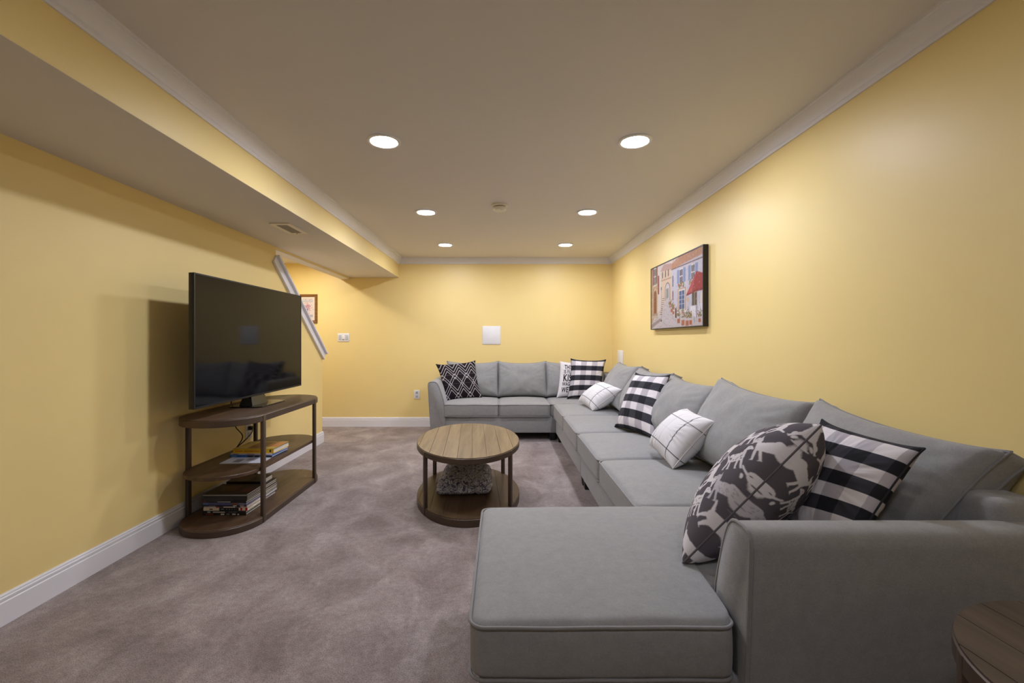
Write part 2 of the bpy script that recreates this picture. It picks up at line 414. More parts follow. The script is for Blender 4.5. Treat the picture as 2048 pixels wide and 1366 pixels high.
# ------------------------------------------------------------------ wall plates
def backbox(name, x0, x1, z0, z1, y0, y1, mat, par=None, bev=0.0): return box(name, x0, x1, YB-y1, YB-y0, z0, z1, mat, par, bev, 2)
t = thing('light_switch', (-2.153, YB, 1.15), 'white triple rocker switch plate on the back wall', 'light switch')
backbox('plate', -2.232, -2.074, 1.158, 1.272, 0.0005, 0.007, M['plastic'], t, 0.002)
for i in range(3):
    cx = -2.153+(i-1)*0.046; backbox('rocker', cx-0.0165, cx+0.0165, 1.182, 1.249, 0.007, 0.012, M['plastic_grey'] if i != 1 else M['plastic'], t, 0.002)
    if i == 1: backbox('dimmer_slot', cx-0.012, cx+0.012, 1.184, 1.189, 0.012, 0.0135, M['slot'], t)
t = thing('wall_outlet', (-1.154, YB, 0.38), 'white electrical outlet on the back wall beside the sofa arm', 'outlet')
backbox('plate', -1.192, -1.116, 0.378, 0.498, 0.0005, 0.007, M['plastic'], t, 0.002)
for zc in (0.412, 0.464):
    backbox('socket', -1.172, -1.136, zc-0.018, zc+0.018, 0.007, 0.010, M['plastic_grey'], t, 0.002)
    for dx in (-0.008, 0.007): backbox('slot', -1.154+dx-0.002, -1.154+dx+0.002, zc-0.004, zc+0.009, 0.010, 0.0105, M['slot'], t)
t = thing('wall_speaker', (-0.137, YB, 1.12), 'square white flush speaker panel in the middle of the back wall', 'wall speaker')
backbox('frame', -0.261, -0.013, 1.120, 1.370, 0.0005, 0.006, M['plastic'], t, 0.002)
backbox('grille', -0.255, -0.019, 1.126, 1.364, 0.006, 0.009, M['plastic'], t, 0.002)
t = thing('wall_speaker', (XR, 5.72, 0.80), 'white flush speaker panel low on the right wall behind the sofa corner', 'wall speaker')
box('frame', XR-0.006, XR-0.0005, 5.595, 5.845, 0.80, 1.05, M['plastic'], t, 0.002, 2)
box('grille', XR-0.009, XR-0.006, 5.601, 5.839, 0.806, 1.044, M['plastic'], t, 0.002, 2)
# outlet on left wall behind the console
t = thing('wall_outlet', (XL, 3.70, 0.38), 'white outlet on the left wall behind the console with a black plug', 'outlet')
box('plate', XL+0.0005, XL+0.006, 3.655, 3.745, 0.375, 0.50, M['plastic'], t, 0.002, 2)
for zc in (0.408, 0.462): box('socket', XL+0.006, XL+0.009, 3.682, 3.718, zc-0.018, zc+0.018, M['plastic_grey'], t, 0.002, 2)

# ------------------------------------------------------------------ cushions
def cushion_pts(hx, hy, hz, r, rp, crown_t, crown_b=0.0, bulge=0.0, nx=26, ny=26, nz=6, seed=0, wr=0.002, xtra=()):
    """rounded, crowned box cushion as a closed grid surface (unit cube sides mapped)"""
    def grid1(n, h, r_):
        e_ = min(r_/h, 0.4); core = np.linspace(-1+e_, 1-e_, n); edge = np.array([0, .25, .5, .75])*e_
        return np.concatenate([-1+edge, core, (1-edge)[::-1]])
    gx, gy, gz = grid1(nx, hx, max(r, rp)), grid1(ny, hy, max(r, rp)), grid1(nz, hz, r)
    if len(xtra): gx = np.unique(np.round(np.concatenate([gx, np.asarray(xtra)/hx]), 6))
    idx, V, F = {}, [], []
    def vid(i, j, k_):
        key = (i, j, k_)
        if key not in idx: idx[key] = len(V); V.append((gx[i], gy[j], gz[k_]))
        return idx[key]
    X, Y, Z = len(gx), len(gy), len(gz)
    for i in range(X-1):
        for j in range(Y-1):
            F.append([vid(i, j, Z-1), vid(i+1, j, Z-1), vid(i+1, j+1, Z-1), vid(i, j+1, Z-1)])
            F.append([vid(i, j+1, 0), vid(i+1, j+1, 0), vid(i+1, j, 0), vid(i, j, 0)])
    for i in range(X-1):
        for k_ in range(Z-1):
            F.append([vid(i, 0, k_), vid(i+1, 0, k_), vid(i+1, 0, k_+1), vid(i, 0, k_+1)])
            F.append([vid(i+1, Y-1, k_), vid(i, Y-1, k_), vid(i, Y-1, k_+1), vid(i+1, Y-1, k_+1)])
    for j in range(Y-1):
        for k_ in range(Z-1):
            F.append([vid(0, j+1, k_), vid(0, j, k_), vid(0, j, k_+1), vid(0, j+1, k_+1)])
            F.append([vid(X-1, j, k_), vid(X-1, j+1, k_), vid(X-1, j+1, k_+1), vid(X-1, j, k_+1)])
    out = []
    for u, v, w_ in V:
        x, y, z = u*hx, v*hy, w_*hz
        ex, ey, ez = hx-abs(x), hy-abs(y), hz-abs(z)
        e_ = min(ex, ey)
        if e_ < r and ez < r:
            a, b = r-e_, r-ez; m_ = max(a, b); h_ = math.hypot(a, b) or 1
            a2, b2 = a*m_/h_, b*m_/h_
            z = math.copysign(hz-(r-b2), z); sh = a-a2
            if ex <= ey: x -= math.copysign(sh, x)
            if ey <= ex: y -= math.copysign(sh, y)
        ex, ey = hx-abs(x), hy-abs(y)
        if ex < rp and ey < rp:
            a, b = rp-ex, rp-ey; m_ = max(a, b); h_ = math.hypot(a, b) or 1
            x = math.copysign(hx-(rp-a*m_/h_), x); y = math.copysign(hy-(rp-b*m_/h_), y)
        f = max(0, 1-u*u)**0.55*max(0, 1-v*v)**0.55
        if w_ > 0.99: z += crown_t*f
        if w_ < -0.99: z -= crown_b*f
        bz = max(0, 1-w_*w_)
        if bulge:
            if abs(u) > 0.999: x += math.copysign(bulge*bz*(1-v*v*0.8), u)
            if abs(v) > 0.999: y += math.copysign(bulge*bz*(1-u*u*0.8), v)
        nv = mnoise.noise(Vector((x*7+seed*3.1, y*7, z*7))); z += wr*nv
        out.append((x, y, z))
    return out, F
def rrect(hx, hy, r, n=8, step=0.03):
    P = []
    for cx, cy, a0 in ((hx-r, hy-r, 0), (-hx+r, hy-r, 90), (-hx+r, -hy+r, 180), (hx-r, -hy+r, 270)):
        for i in range(n+1):
            a = math.radians(a0+90*i/n); P.append((cx+r*math.cos(a), cy+r*math.sin(a)))
    out = []
    for i in range(len(P)):
        a, b = P[i], P[(i+1) % len(P)]; L = math.hypot(b[0]-a[0], b[1]-a[1]); q = max(1, int(L/step))
        for j in range(q): out.append((a[0]+(b[0]-a[0])*j/q, a[1]+(b[1]-a[1])*j/q))
    return out
def seat_cushion(parent, x0, x1, y0, y1, z0, z1, crown=0.03, seed=0, warp=None, name='seat_cushion', bulge=0.008, xtra=(), step=0.03):
    hx, hy, hz = (x1-x0)/2, (y1-y0)/2, (z1-z0)/2; cx, cy, cz = (x0+x1)/2, (y0+y1)/2, (z0+z1)/2
    nx = max(16, int(hx*2/0.035)); ny = max(16, int(hy*2/0.035))
    V, F = cushion_pts(hx, hy, hz, 0.022, 0.045, crown, 0, bulge, nx, ny, 6, seed, 0.003, [q-cx for q in xtra])
    V = [(x+cx, y+cy, z+cz) for x, y, z in V]
    if warp: V = [warp(*p_) for p_ in V]
    o = mk(name, V, F, M['fabric'], parent, True)
    for zz in (z1-0.006, z0+0.006):
        P = [(x+cx, y+cy, zz+0.0035*mnoise.noise(Vector((x*6+seed, y*6, zz)))) for x, y in rrect(hx+0.001, hy+0.001, 0.043, 8, step)]
        if warp: P = [warp(*p_) for p_ in P]
        tv2, tf2 = tube(P, 0.0048, True, 6); mk('piping', tv2, tf2, M['piping'], o, True)
    return o

def pillow_grid(TL, TR, BR, BL, T, n, bow=0.06, ear=0.02, band=0.0, power=0.5, dip=0.0, wr=0.004, seed=0, flip=False, sag=0.0):
    """closed pillow surface through four corner points; returns verts, faces, uv of each vert, side flag"""
    TL, TR, BR, BL = map(Vector, (TL, TR, BR, BL))
    nr = ((TR-TL)+(BR-BL)).cross((TL-BL)+(TR-BR)).normalized()      # u x v
    if flip: nr = -nr
    def P(u, v):       # u,v in 0..1, v up
        a, b = 2*u-1, 2*v-1
        a2 = a*(1-bow*(1-b*b)); b2 = b*(1-bow*(1-a*a))
        if b > 0: b2 -= dip*(1-a*a)*b
        k_ = (abs(a)*abs(b))**6*ear; a2 *= 1+k_; b2 *= 1+k_
        uu, vv = (a2+1)/2, (b2+1)/2
        q = BL*(1-uu)*(1-vv)+BR*uu*(1-vv)+TR*uu*vv+TL*(1-uu)*vv
        return q
    # denser near edges
    ts = np.linspace(0, 1, n+1); ts = 0.5-0.5*np.cos(math.pi*ts)*0.35-(0.5-ts)*0.65
    V, UV, idx = [], [], {}
    def add(i, j, sd):
        edge = i in (0, n) or j in (0, n)
        key = (i, j, 0 if (edge and band == 0) else sd)
        if key in idx: return idx[key]
        u, v = float(ts[i]), float(ts[j]); a, b = 2*u-1, 2*v-1
        f = (max(0, 1-a*a)*max(0, 1-b*b))**power
        low = 1+sag*(-b)*0.5
        q = P(u, v)
        w_ = mnoise.noise(q*9+Vector((seed*2.7, 0, 0)))*wr*(0.3+0.7*f)
        rad = max(abs(a), abs(b)); crease = mnoise.noise(Vector((math.atan2(b, a)*8+seed, rad*1.5, sd)))*wr*2.6*max(0, rad-0.45)*(1-rad)*4
        off = (band/2*(1 if not edge else 0.7)+T/2*f*low+w_+crease) if not (edge and band == 0) else 0
        V.append(tuple(q+nr*(off*sd))); UV.append((u, v)); idx[key] = len(V)-1
        return idx[key]
    F = []
    for i in range(n):
        for j in range(n):
            F.append([add(i, j, 1), add(i+1, j, 1), add(i+1, j+1, 1), add(i, j+1, 1)])
            F.append([add(i, j+1, -1), add(i+1, j+1, -1), add(i+1, j, -1), add(i, j, -1)])
    loop = [(i, 0) for i in range(n)]+[(n, j) for j in range(n)]+[(i, n) for i in range(n, 0, -1)]+[(0, j) for j in range(n, 0, -1)]
    if band > 0:
        for q in range(len(loop)):
            a, b = loop[q], loop[(q+1) % len(loop)]
            F.append([add(*a, -1), add(*b, -1), add(*b, 1), add(*a, 1)])
    seam = {sd: [V[idx[(a, b, sd if band > 0 else 0)]] for a, b in loop] for sd in (1, -1)}
    return V, F, UV, seam
def back_cushion(parent, TL, TR, BR, BL, T=0.15, band=0.10, seed=0, dip=0.085, sag=0.25):
    V, F, UV, seam = pillow_grid(TL, TR, BR, BL, T, 34, 0.012, 0.05, band, 0.42, dip, 0.013, seed, sag=sag)
    o = mk('back_cushion', V, F, M['fabric'], parent, True)
    for sd in (1, -1):
        tv2, tf2 = tube(seam[sd], 0.0045, True, 6); mk('piping', tv2, tf2, M['piping'], o, True)
    return o

# ------------------------------------------------------------------ sectional sofa
ARM = [(0.0, 0.085), (-0.012, 0.25), (-0.028, 0.50), (-0.036, 0.640), (-0.034, 0.668), (-0.022, 0.684), (0.0, 0.690), (0.035, 0.690), (0.055, 0.684),
       (0.072, 0.668), (0.090, 0.635), (0.108, 0.590), (0.128, 0.530), (0.146, 0.470), (0.156, 0.40), (0.160, 0.30), (0.160, 0.085)]
def arm(parent, f, L):
    """f(s, z, l): profile coordinate s inward, height z, l along the arm (0 = front end)"""
    n = len(ARM); ls = [0.0, 0.006]+list(np.linspace(0.03, L, 14)); V, F = [], []
    cs, cz = 0.07, 0.40
    for q, l in enumerate(ls):
        ins = 0.008 if q == 0 else 0.0
        for s_, z in ARM:
            dx, dz = s_-cs, z-cz; D = math.hypot(dx, dz); V.append(f(s_-dx/D*ins, z-dz/D*ins, float(l)))
    for q in range(len(ls)-1):
        for i in range(n):
            j = (i+1) % n; F.append([q*n+i, q*n+j, (q+1)*n+j, (q+1)*n+i])
    F.append(list(range(n))); F.append([(len(ls)-1)*n+i for i in range(n)])
    o = mk('arm', V, F, M['fabric'], parent, True, autosmooth=50)
    P = [f(s_, z, 0.004) for s_, z in smoothpath2(ARM)]
    tv2, tf2 = tube(P, 0.0055, False, 6); mk('piping', tv2, tf2, M['piping'], o, True)
    return o
def smoothpath2(pts):
    out = []
    for a, b in zip(pts[:-1], pts[1:]):
        for i in range(4): out.append((a[0]+(b[0]-a[0])*i/4, a[1]+(b[1]-a[1])*i/4))
    out.append(pts[-1]); return out
def feet(parent, spots):
    for x, y in spots:
        V, F = [], []
        for z, h_ in ((0.0, 0.026), (0.095, 0.034)):
            for dx, dy in ((-1, -1), (1, -1), (1, 1), (-1, 1)): V.append((x+dx*h_, y+dy*h_, z))
        F = [[3, 2, 1, 0], [4, 5, 6, 7], [0, 1, 5, 4], [1, 2, 6, 5], [2, 3, 7, 6], [3, 0, 4, 7]]
        mk('foot', V, F, M['foot'], parent)

SEC = 'sections of the grey sectional sofa'
ZB, ZQ, ZT = 0.090, 0.282, 0.428
# corner section along the back wall
t = thing('sofa_section', (0.3, 5.7, 0), 'grey sofa section with left arm along the back wall', 'sofa', SEC)
box('base_frame', -0.70, 1.475, 5.305, 6.10, ZB, ZQ+0.004, M['fabric'], t, 0.012, 3)
box('back_frame', -0.80, 1.475, 5.985, 6.125, ZB, 0.745, M['fabric'], t, 0.03, 4)
box('back_frame', 1.345, 1.485, 5.30, 6.12, ZB, 0.745, M['fabric'], t, 0.03, 4)
arm(t, lambda s_, z, l: (-0.822+s_, 5.285+l, z), 0.83)
seat_cushion(t, -0.680, -0.034, 5.272, 5.98, ZQ, ZT, 0.03, 1)
seat_cushion(t, -0.030, 0.572, 5.272, 5.98, ZQ, ZT, 0.03, 2)
seat_cushion(t, 0.578, 1.345, 5.292, 5.98, ZQ, ZT, 0.03, 3)
def bkc(x0, x1, seed, zt=0.885): back_cushion(t, (x0, 5.955, zt), (x1, 5.955, zt), (x1, 5.855, 0.455), (x0, 5.855, 0.455), 0.20, 0.09, seed)
bkc(-0.700, -0.045, 1); bkc(-0.041, 0.574, 2); bkc(0.578, 1.33, 3, 0.88)
feet(t, [(-0.74, 5.35), (-0.74, 6.05), (0.60, 5.36), (1.42, 6.05)])
# right-hand love seats
TOPS = {5: (0.895, 0.893), 4: (0.885, 0.880), 7: (0.865, 0.872), 6: (0.880, 0.915)}     # near and far top corner heights
def loveseat(y0, y1, label, seeds, tilt=(0, 0)):
    t = thing('sofa_section', (1.05, (y0+y1)/2, 0), label, 'sofa', SEC)
    ym = (y0+y1)/2
    box('base_frame', 0.635, 1.475, y0+0.003, y1-0.003, ZB, ZQ+0.004, M['fabric'], t, 0.012, 3)
    box('back_frame', 1.345, 1.485, y0+0.003, y1-0.003, ZB, 0.745, M['fabric'], t, 0.03, 4)
    for (a, b), sd in (((y0, ym), seeds[0]), ((ym, y1), seeds[1])):
        seat_cushion(t, 0.606, 1.33, a+0.004, b-0.004, ZQ, ZT, 0.036, sd)
        zn, zf = TOPS[sd]
        ao = a+0.010 if sd != 6 else a-0.035
        back_cushion(t, (1.412, b-0.010, zf), (1.412, ao, zn), (1.215, ao, 0.462), (1.215, b-0.010, 0.462), 0.25, 0.10, sd)
    feet(t, [(0.685, y0+0.05), (0.685, y1-0.05), (1.43, y0+0.05), (1.43, y1-0.05)])
    return t
loveseat(3.645, 5.285, 'armless grey two seat section by the right wall next to the corner', (4, 5))
loveseat(2.030, 3.640, 'armless grey two seat section between the chaise and the corner sections', (6, 7))
# chaise
YA = 1.19
t = thing('sofa_section', (0.7, 1.6, 0), 'grey chaise section with right arm nearest the camera', 'sofa', SEC)
V1 = boxvf(-0.060, 1.475, YA+0.012, 2.025, ZB, ZQ+0.004, 0.012, 3); mk('base_frame', V1[0], V1[1], M['fabric'], t, True, autosmooth=40)
box('back_frame', 1.345, 1.485, YA+0.03, 2.025, ZB, 0.745, M['fabric'], t, 0.03, 4)
arm(t, lambda s_, z, l: (0.632+l, YA+s_, z), 0.84)
def ell(x, y, z):
    q = min(1, max(0, (x-0.578)/0.040)); sh = 0.040*(1-math.sqrt(max(0, 1-q*q)))
    if x > 0.618: sh += min(1, (x-0.618)/0.006)*0.128
    y0n = YA-0.004+sh
    return (x, y0n+(y-(YA-0.004))*(2.024-y0n)/(2.024-(YA-0.004)), z)
seat_cushion(t, -0.084, 1.33, YA-0.004, 2.024, ZQ, ZT+0.004, 0.034, 8, ell, xtra=(0.578, 0.588, 0.597, 0.605, 0.611, 0.615, 0.6175, 0.620, 0.622, 0.6245), step=0.004)
back_cushion(t, (1.415, 1.955, 0.895), (1.455, 1.290, 0.842), (1.235, 1.375, 0.462), (1.215, 1.965, 0.462), 0.24, 0.10, 9)
feet(t, [(-0.01, YA+0.06), (-0.01, 1.97), (1.43, YA+0.06), (1.43, 1.97)])

# ------------------------------------------------------------------ printed patterns (numpy canvases, sampled to mesh colours)
class Canvas:
    def __init__(self, w_, h_, col):
        self.w, self.h = w_, h_; self.a = np.ones((h_, w_, 3))*lin(col)
        self.X, self.Y = np.meshgrid((np.arange(w_)+.5)/w_, (np.arange(h_)+.5)/h_)   # v up = row up
    def paint(self, mask, col, alpha=1.0):
        self.a[mask] = self.a[mask]*(1-alpha)+lin(col)*alpha
    def poly(self, pts, col, alpha=1.0):
        x, y = self.X, self.Y; inside = np.zeros(x.shape, bool); n = len(pts)
        for i in range(n):
            x1, y1 = pts[i]; x2, y2 = pts[(i+1) % n]
            if y1 == y2: continue
            c_ = ((y1 > y) != (y2 > y)) & (x < (x2-x1)*(y-y1)/(y2-y1)+x1); inside ^= c_
        self.paint(inside, col, alpha)
    def rect(self, x0, y0, x1, y1, col, alpha=1.0):
        self.paint((self.X >= x0) & (self.X < x1) & (self.Y >= y0) & (self.Y < y1), col, alpha)
    def ell(self, cx, cy, rx, ry, col, alpha=1.0, rot=0.0):
        dx, dy = self.X-cx, self.Y-cy; c_, s_ = math.cos(rot), math.sin(rot)
        self.paint(((dx*c_+dy*s_)/rx)**2+((-dx*s_+dy*c_)/ry)**2 <= 1, col, alpha)
    def line(self, p, q, wd, col, asp=1.0):
        ax, ay = p; bx, by = q; dx, dy = (bx-ax)*asp, by-ay; L2 = dx*dx+dy*dy or 1e-9
        t_ = np.clip((((self.X-ax)*asp)*dx+(self.Y-ay)*dy)/L2, 0, 1)
        D = np.hypot((self.X-ax)*asp-t_*dx, self.Y-ay-t_*dy); self.paint(D <= wd/2, col)
    def tri(self, pts, col): self.poly(pts, col)
    def sample(self, u, v, r=1):
        i = np.clip((np.asarray(u)*self.w).astype(int), 0, self.w-1); j = np.clip((np.asarray(v)*self.h).astype(int), 0, self.h-1)
        acc = 0
        for di in range(-r, r+1):
            for dj in range(-r, r+1): acc = acc+self.a[np.clip(j+dj, 0, self.h-1), np.clip(i+di, 0, self.w-1)]
        return acc/(2*r+1)**2
def set_print(ob, uv, canvas, r=1):
    me = ob.data; at = me.color_attributes.new('print', 'FLOAT_COLOR', 'POINT')
    uv = np.asarray(uv); c_ = canvas.sample(uv[:, 0], uv[:, 1], r)
    at.data.foreach_set('color', np.concatenate([c_, np.ones((len(c_), 1))], 1).astype(np.float32).ravel())

def buffalo(rows=7, cols=6, ph=0):
    c_ = Canvas(300, 300, (225, 220, 222))
    ri = np.floor(c_.Y*7.6+0.7).astype(int) % 2; ci = np.floor(c_.X*cols+0.25).astype(int) % 2
    c_.paint((ri == 0) & (ci == 0), (38, 38, 43)); c_.paint((ri == 0) & (ci == 1), (62, 61, 68))
    c_.paint((ri == 1) & (ci == 0), (186, 180, 186)); c_.paint((ri == 1) & (ci == 1), (230, 224, 226))
    return c_
def windowpane():
    c_ = Canvas(300, 300, (236, 234, 236)); ink = (70, 68, 72)
    for x in (0.28, 0.83): c_.rect(x-0.006, 0, x+0.006, 1, ink)
    for y in (0.17, 0.74): c_.rect(0, y-0.006, 1, y+0.006, ink)
    c_.rect(0.547, 0, 0.553, 1, (200, 198, 202)); c_.rect(0, 0.462, 1, 0.468, (205, 203, 207))
    return c_
def geometric():
    c_ = Canvas(420, 420, (32, 25, 28)); ink = (226, 218, 220); P_ = 0.34
    def zig(y0, amp, x0):
        x = x0-P_
        while x < 1.2:
            c_.line((x, y0), (x+P_/2, y0+amp), 0.0095, ink); c_.line((x+P_/2, y0+amp), (x+P_, y0), 0.0095, ink); x += P_
    for y0, x0 in ((0.86, 0.02), (0.74, 0.02), (0.64, 0.02), (0.54, 0.02), (0.45, 0.19), (0.35, 0.19), (0.20, 0.02), (0.10, 0.02), (0.00, 0.02), (-0.10, 0.19), (-0.20, 0.19)):
        zig(y0, 0.24, x0)
    for y in (0.66, 0.53, 0.40): c_.rect(0, y-0.003, 1, y+0.003, (112, 104, 110))
    return c_
def text_canvas():
    c_ = Canvas(480, 480, (230, 225, 226))
    def put(txt, x, y, size, xs=1.0):
        cu = bpy.data.curves.new('lettering', 'FONT'); cu.body = txt; cu.size = 1.0; cu.offset = 0.030; cu.space_character = 1.08; cu.resolution_u = 3
        ob = bpy.data.objects.new('lettering', cu); C.objects.link(ob); bpy.context.view_layer.update()
        me = ob.evaluated_get(bpy.context.evaluated_depsgraph_get()).to_mesh(); me.calc_loop_triangles()
        co = [v.co.copy() for v in me.vertices]
        for tr in me.loop_triangles:
            pts = [(x+co[i].x*size*xs, y+co[i].y*size) for i in tr.vertices]
            x0, x1 = min(p_[0] for p_ in pts), max(p_[0] for p_ in pts); y0, y1 = min(p_[1] for p_ in pts), max(p_[1] for p_ in pts)
            i0, i1 = max(0, int(x0*480)-1), min(480, int(x1*480)+2); j0, j1 = max(0, int(y0*480)-1), min(480, int(y1*480)+2)
            if i1 <= i0 or j1 <= j0: continue
            X, Y = c_.X[j0:j1, i0:i1], c_.Y[j0:j1, i0:i1]; ok = np.ones(X.shape, bool); neg = np.ones(X.shape, bool)
            for q in range(3):
                (ax, ay), (bx, by) = pts[q], pts[(q+1) % 3]; cr = (bx-ax)*(Y-ay)-(by-ay)*(X-ax); ok &= cr >= 0; neg &= cr <= 0
            sub = c_.a[j0:j1, i0:i1]; sub[ok | neg] = lin((34, 32, 38))
        bpy.data.objects.remove(ob); bpy.data.curves.remove(cu)
    put('THIS HOUSE', 0.12, 0.790, 0.185, 0.57); put('IS FILLED WITH', 0.105, 0.660, 0.150, 0.58)
    put('KISSES', 0.09, 0.430, 0.290, 0.62); put('WAGGING TAILS', 0.08, 0.295, 0.150, 0.60); put('WET NOSES', 0.08, 0.110, 0.205, 0.62)
    return c_
def dogs():
    W_ = 640; c_ = Canvas(W_, W_, (94, 88, 94)); wh = (224, 218, 220); dk = (78, 72, 77); gy = (196, 190, 194)
    def dog(cx, cy, S, rot, kind, flip=1):
        ca, sa = math.cos(rot), math.sin(rot)
        def T(p_): x, y = p_[0]*S*flip, p_[1]*S; return (cx+x*ca-y*sa, cy+x*sa+y*ca)
        def E(x, y, rx, ry, col, rr=0.0):
            q = T((x, y)); c_.ell(q[0], q[1], rx*S, ry*S, col, 1.0, rot+rr*flip)
        def Pl(pts, col): c_.poly([T(p_) for p_ in pts], col)
        col = wh if kind != 2 else gy
        E(0, 0, 0.46, 0.22, col); E(-0.30, 0.04, 0.20, 0.22, col); E(0.30, 0.02, 0.20, 0.21, col)
        Pl([(0.26, 0.05), (0.44, 0.36), (0.60, 0.34), (0.48, -0.02)], col)            # neck
        E(0.60, 0.40, 0.17, 0.12, col); Pl([(0.62, 0.46), (0.88, 0.36), (0.86, 0.28), (0.60, 0.29)], col)   # head, muzzle
        Pl([(0.50, 0.46), (0.40, 0.62), (0.36, 0.30), (0.46, 0.34)], col if kind != 1 else dk)               # ear
        for lx, sl in ((-0.40, -0.10), (-0.24, 0.02), (0.24, -0.04), (0.40, 0.10)):
            Pl([(lx-0.06, -0.08), (lx+0.07, -0.08), (lx+sl+0.045, -0.52), (lx+sl+0.12, -0.56), (lx+sl-0.04, -0.56)], col)
        Pl([(-0.44, 0.12), (-0.72, 0.38), (-0.76, 0.34), (-0.48, 0.02)], col)                                 # tail
        E(0.64, 0.43, 0.022, 0.022, dk); E(0.86, 0.33, 0.03, 0.028, dk)
        rs = random.Random(int(cx*1000+cy*77))
        if kind == 1:
            for _ in range(16): E(rs.uniform(-0.4, 0.4), rs.uniform(-0.15, 0.17), rs.uniform(0.02, 0.045), rs.uniform(0.02, 0.04), dk)
        if kind == 2:
            for _ in range(26):
                x, y = rs.uniform(-0.4, 0.4), rs.uniform(-0.16, 0.18); E(x, y, 0.012, 0.035, (150, 144, 148))
        if kind == 3:
            E(-0.05, 0.08, 0.20, 0.12, (150, 144, 150))
    rs = random.Random(21); L = []
    for j in range(6):
        for i in range(5):
            L.append(((i+0.35+(0.45 if j % 2 else 0))/4.6+rs.uniform(-.01, .01), (j+0.5)/6+rs.uniform(-.012, .012), rs.uniform(0.135, 0.16), rs.uniform(-0.9, 0.9), [0, 1, 2, 3, 1, 0, 0][(i*3+j*2) % 7], rs.choice([1, -1])))
    for q in L: dog(*q)
    rs = random.Random(5)
    for _ in range(16): x, y = rs.random(), rs.random(); c_.ell(x, y, 0.014, 0.008, wh, 1, rs.random()*3)
    return c_

def px(x, y, Y):            # point of the place seen at a pixel, at depth Y
    return ((x-VX)*Y/FPX, Y, CAMH-(y-VY)*Y/FPX)
def throw_pillow(label, TL, TR, BR, BL, T, canvas, n, seam_mat, bow=0.07, ear=0.05, seed=0, group='throw pillows on the sectional', r=1, wr=0.006, power=0.42, flip=False, sag=0.0):
    V, F, UV, seam = pillow_grid(TL, TR, BR, BL, T, n, bow, ear, 0.0, power, 0.0, wr, seed, flip, sag)
    cx = sum(v[0] for v in V)/len(V); cy = sum(v[1] for v in V)/len(V); cz = min(v[2] for v in V)
    t = thing('throw_pillow', (cx, cy, cz), label, 'pillow', group)
    me_o = mk('cover', V, F, M['print'], t, True); set_print(me_o, UV, canvas, r)
    tv2, tf2 = tube(seam[1], 0.0035, True, 5); mk('edge_seam', tv2, tf2, seam_mat, t, True)
    return t
seam_w = colmat((214, 208, 210), 0.9); seam_d = colmat((40, 38, 42), 0.9)
throw_pillow('black pillow with white crossing line pattern against the left arm', px(874, 730, 5.70), px(949, 723, 5.80), px(962, 794, 5.70), px(892, 801, 5.58), 0.15, geometric(), 190, seam_d, 0.06, 0.05, 1)
throw_pillow('white pillow with black lettering partly behind a checked pillow', px(1121, 724, 5.80), px(1187, 726, 5.80), px(1182, 795, 5.70), px(1115, 793, 5.70), 0.12, text_canvas(), 190, seam_w, 0.05, 0.04, 2, r=1)
throw_pillow('black and white checked pillow in the sofa corner', px(1143, 719, 5.68), px(1210, 721, 5.64), px(1200, 797, 5.50), px(1136, 796, 5.54), 0.15, buffalo(7, 6), 110, seam_d, 0.05, 0.05, 3, r=0)
throw_pillow('small white windowpane pillow lying near the sofa corner', px(1208, 765, 4.98), px(1243, 779, 4.50), px(1185, 821, 4.62), px(1157, 802, 5.07), 0.21, windowpane(), 130, seam_w, 0.06, 0.0, 4)
throw_pillow('black and white checked pillow leaning mid sofa by the right wall', px(1272, 748, 3.92), px(1338, 752, 3.48), px(1307, 876, 3.28), px(1231, 853, 3.78), 0.17, buffalo(7, 6), 130, seam_d, 0.05, 0.05, 5, r=0)
throw_pillow('white windowpane pillow lying mid sofa beyond the dog print pillow', px(1374, 818, 2.84), px(1430, 843, 2.44), px(1346, 937, 2.50), px(1299, 890, 2.92), 0.21, windowpane(), 150, seam_w, 0.06, 0.0, 6)
throw_pillow('dark grey pillow printed with white dogs beside the chaise arm', (1.15, 1.74, 0.80), px(1642, 851, 1.40), px(1366, 1126, 1.445), (0.86, 1.82, 0.475), 0.27, dogs(), 270, colmat((96, 90, 94), 0.9), 0.0, 0.0, 7, r=1, power=0.44)
throw_pillow('black and white checked pillow behind the dog print pillow', px(1645, 845, 1.64), px(1840, 900, 1.29), px(1712, 1085, 1.29), px(1535, 1046, 1.64), 0.13, buffalo(7, 6), 190, seam_d, 0.04, 0.05, 8, r=0)

# ------------------------------------------------------------------ oval coffee table
TX, TY, TA, TB, TZ = -0.250, 3.437, 0.382, 0.600, 0.437
def planks(parent, cx, cy, a, b, z0, z1, wd, mat, off=0.0, gap=0.0020, bev=0.0012, hole=None):
    x = cx-a-wd+off
    while x < cx+a:
        x0, x1 = max(x+gap/2, cx-a+0.0005), min(x+wd-gap/2, cx+a-0.0005); x += wd
        if x1-x0 < 0.006: continue
        xs = np.linspace(x0, x1, 9); h_ = [b*math.sqrt(max(0, 1-((q-cx)/a)**2)) for q in xs]
        out = [(float(q), cy-g) for q, g in zip(xs, h_)]+[(float(q), cy+g) for q, g in zip(xs[::-1], h_[::-1])]
        ded = [out[0]]
        for p_ in out[1:]:
            if math.hypot(p_[0]-ded[-1][0], p_[1]-ded[-1][1]) > 1e-4: ded.append(p_)
        if math.hypot(ded[0][0]-ded[-1][0], ded[0][1]-ded[-1][1]) < 1e-4: ded.pop()
        V, F = prism(ded, z0, z1, 0); mk('plank', V, F, mat, parent)
t = thing('coffee_table', (TX, TY, 0), 'oval two tier coffee table with plank top and dark metal frame', 'table'); t.rotation_euler = (0, 0, math.radians(3.6))
o = mk('top_rim', *ringband(ellipse(TX, TY, TA, TB), ellipse(TX, TY, TA-0.02, TB-0.02), 0.395, 0.432, 0.003), M['bronze'], t, True, autosmooth=40)
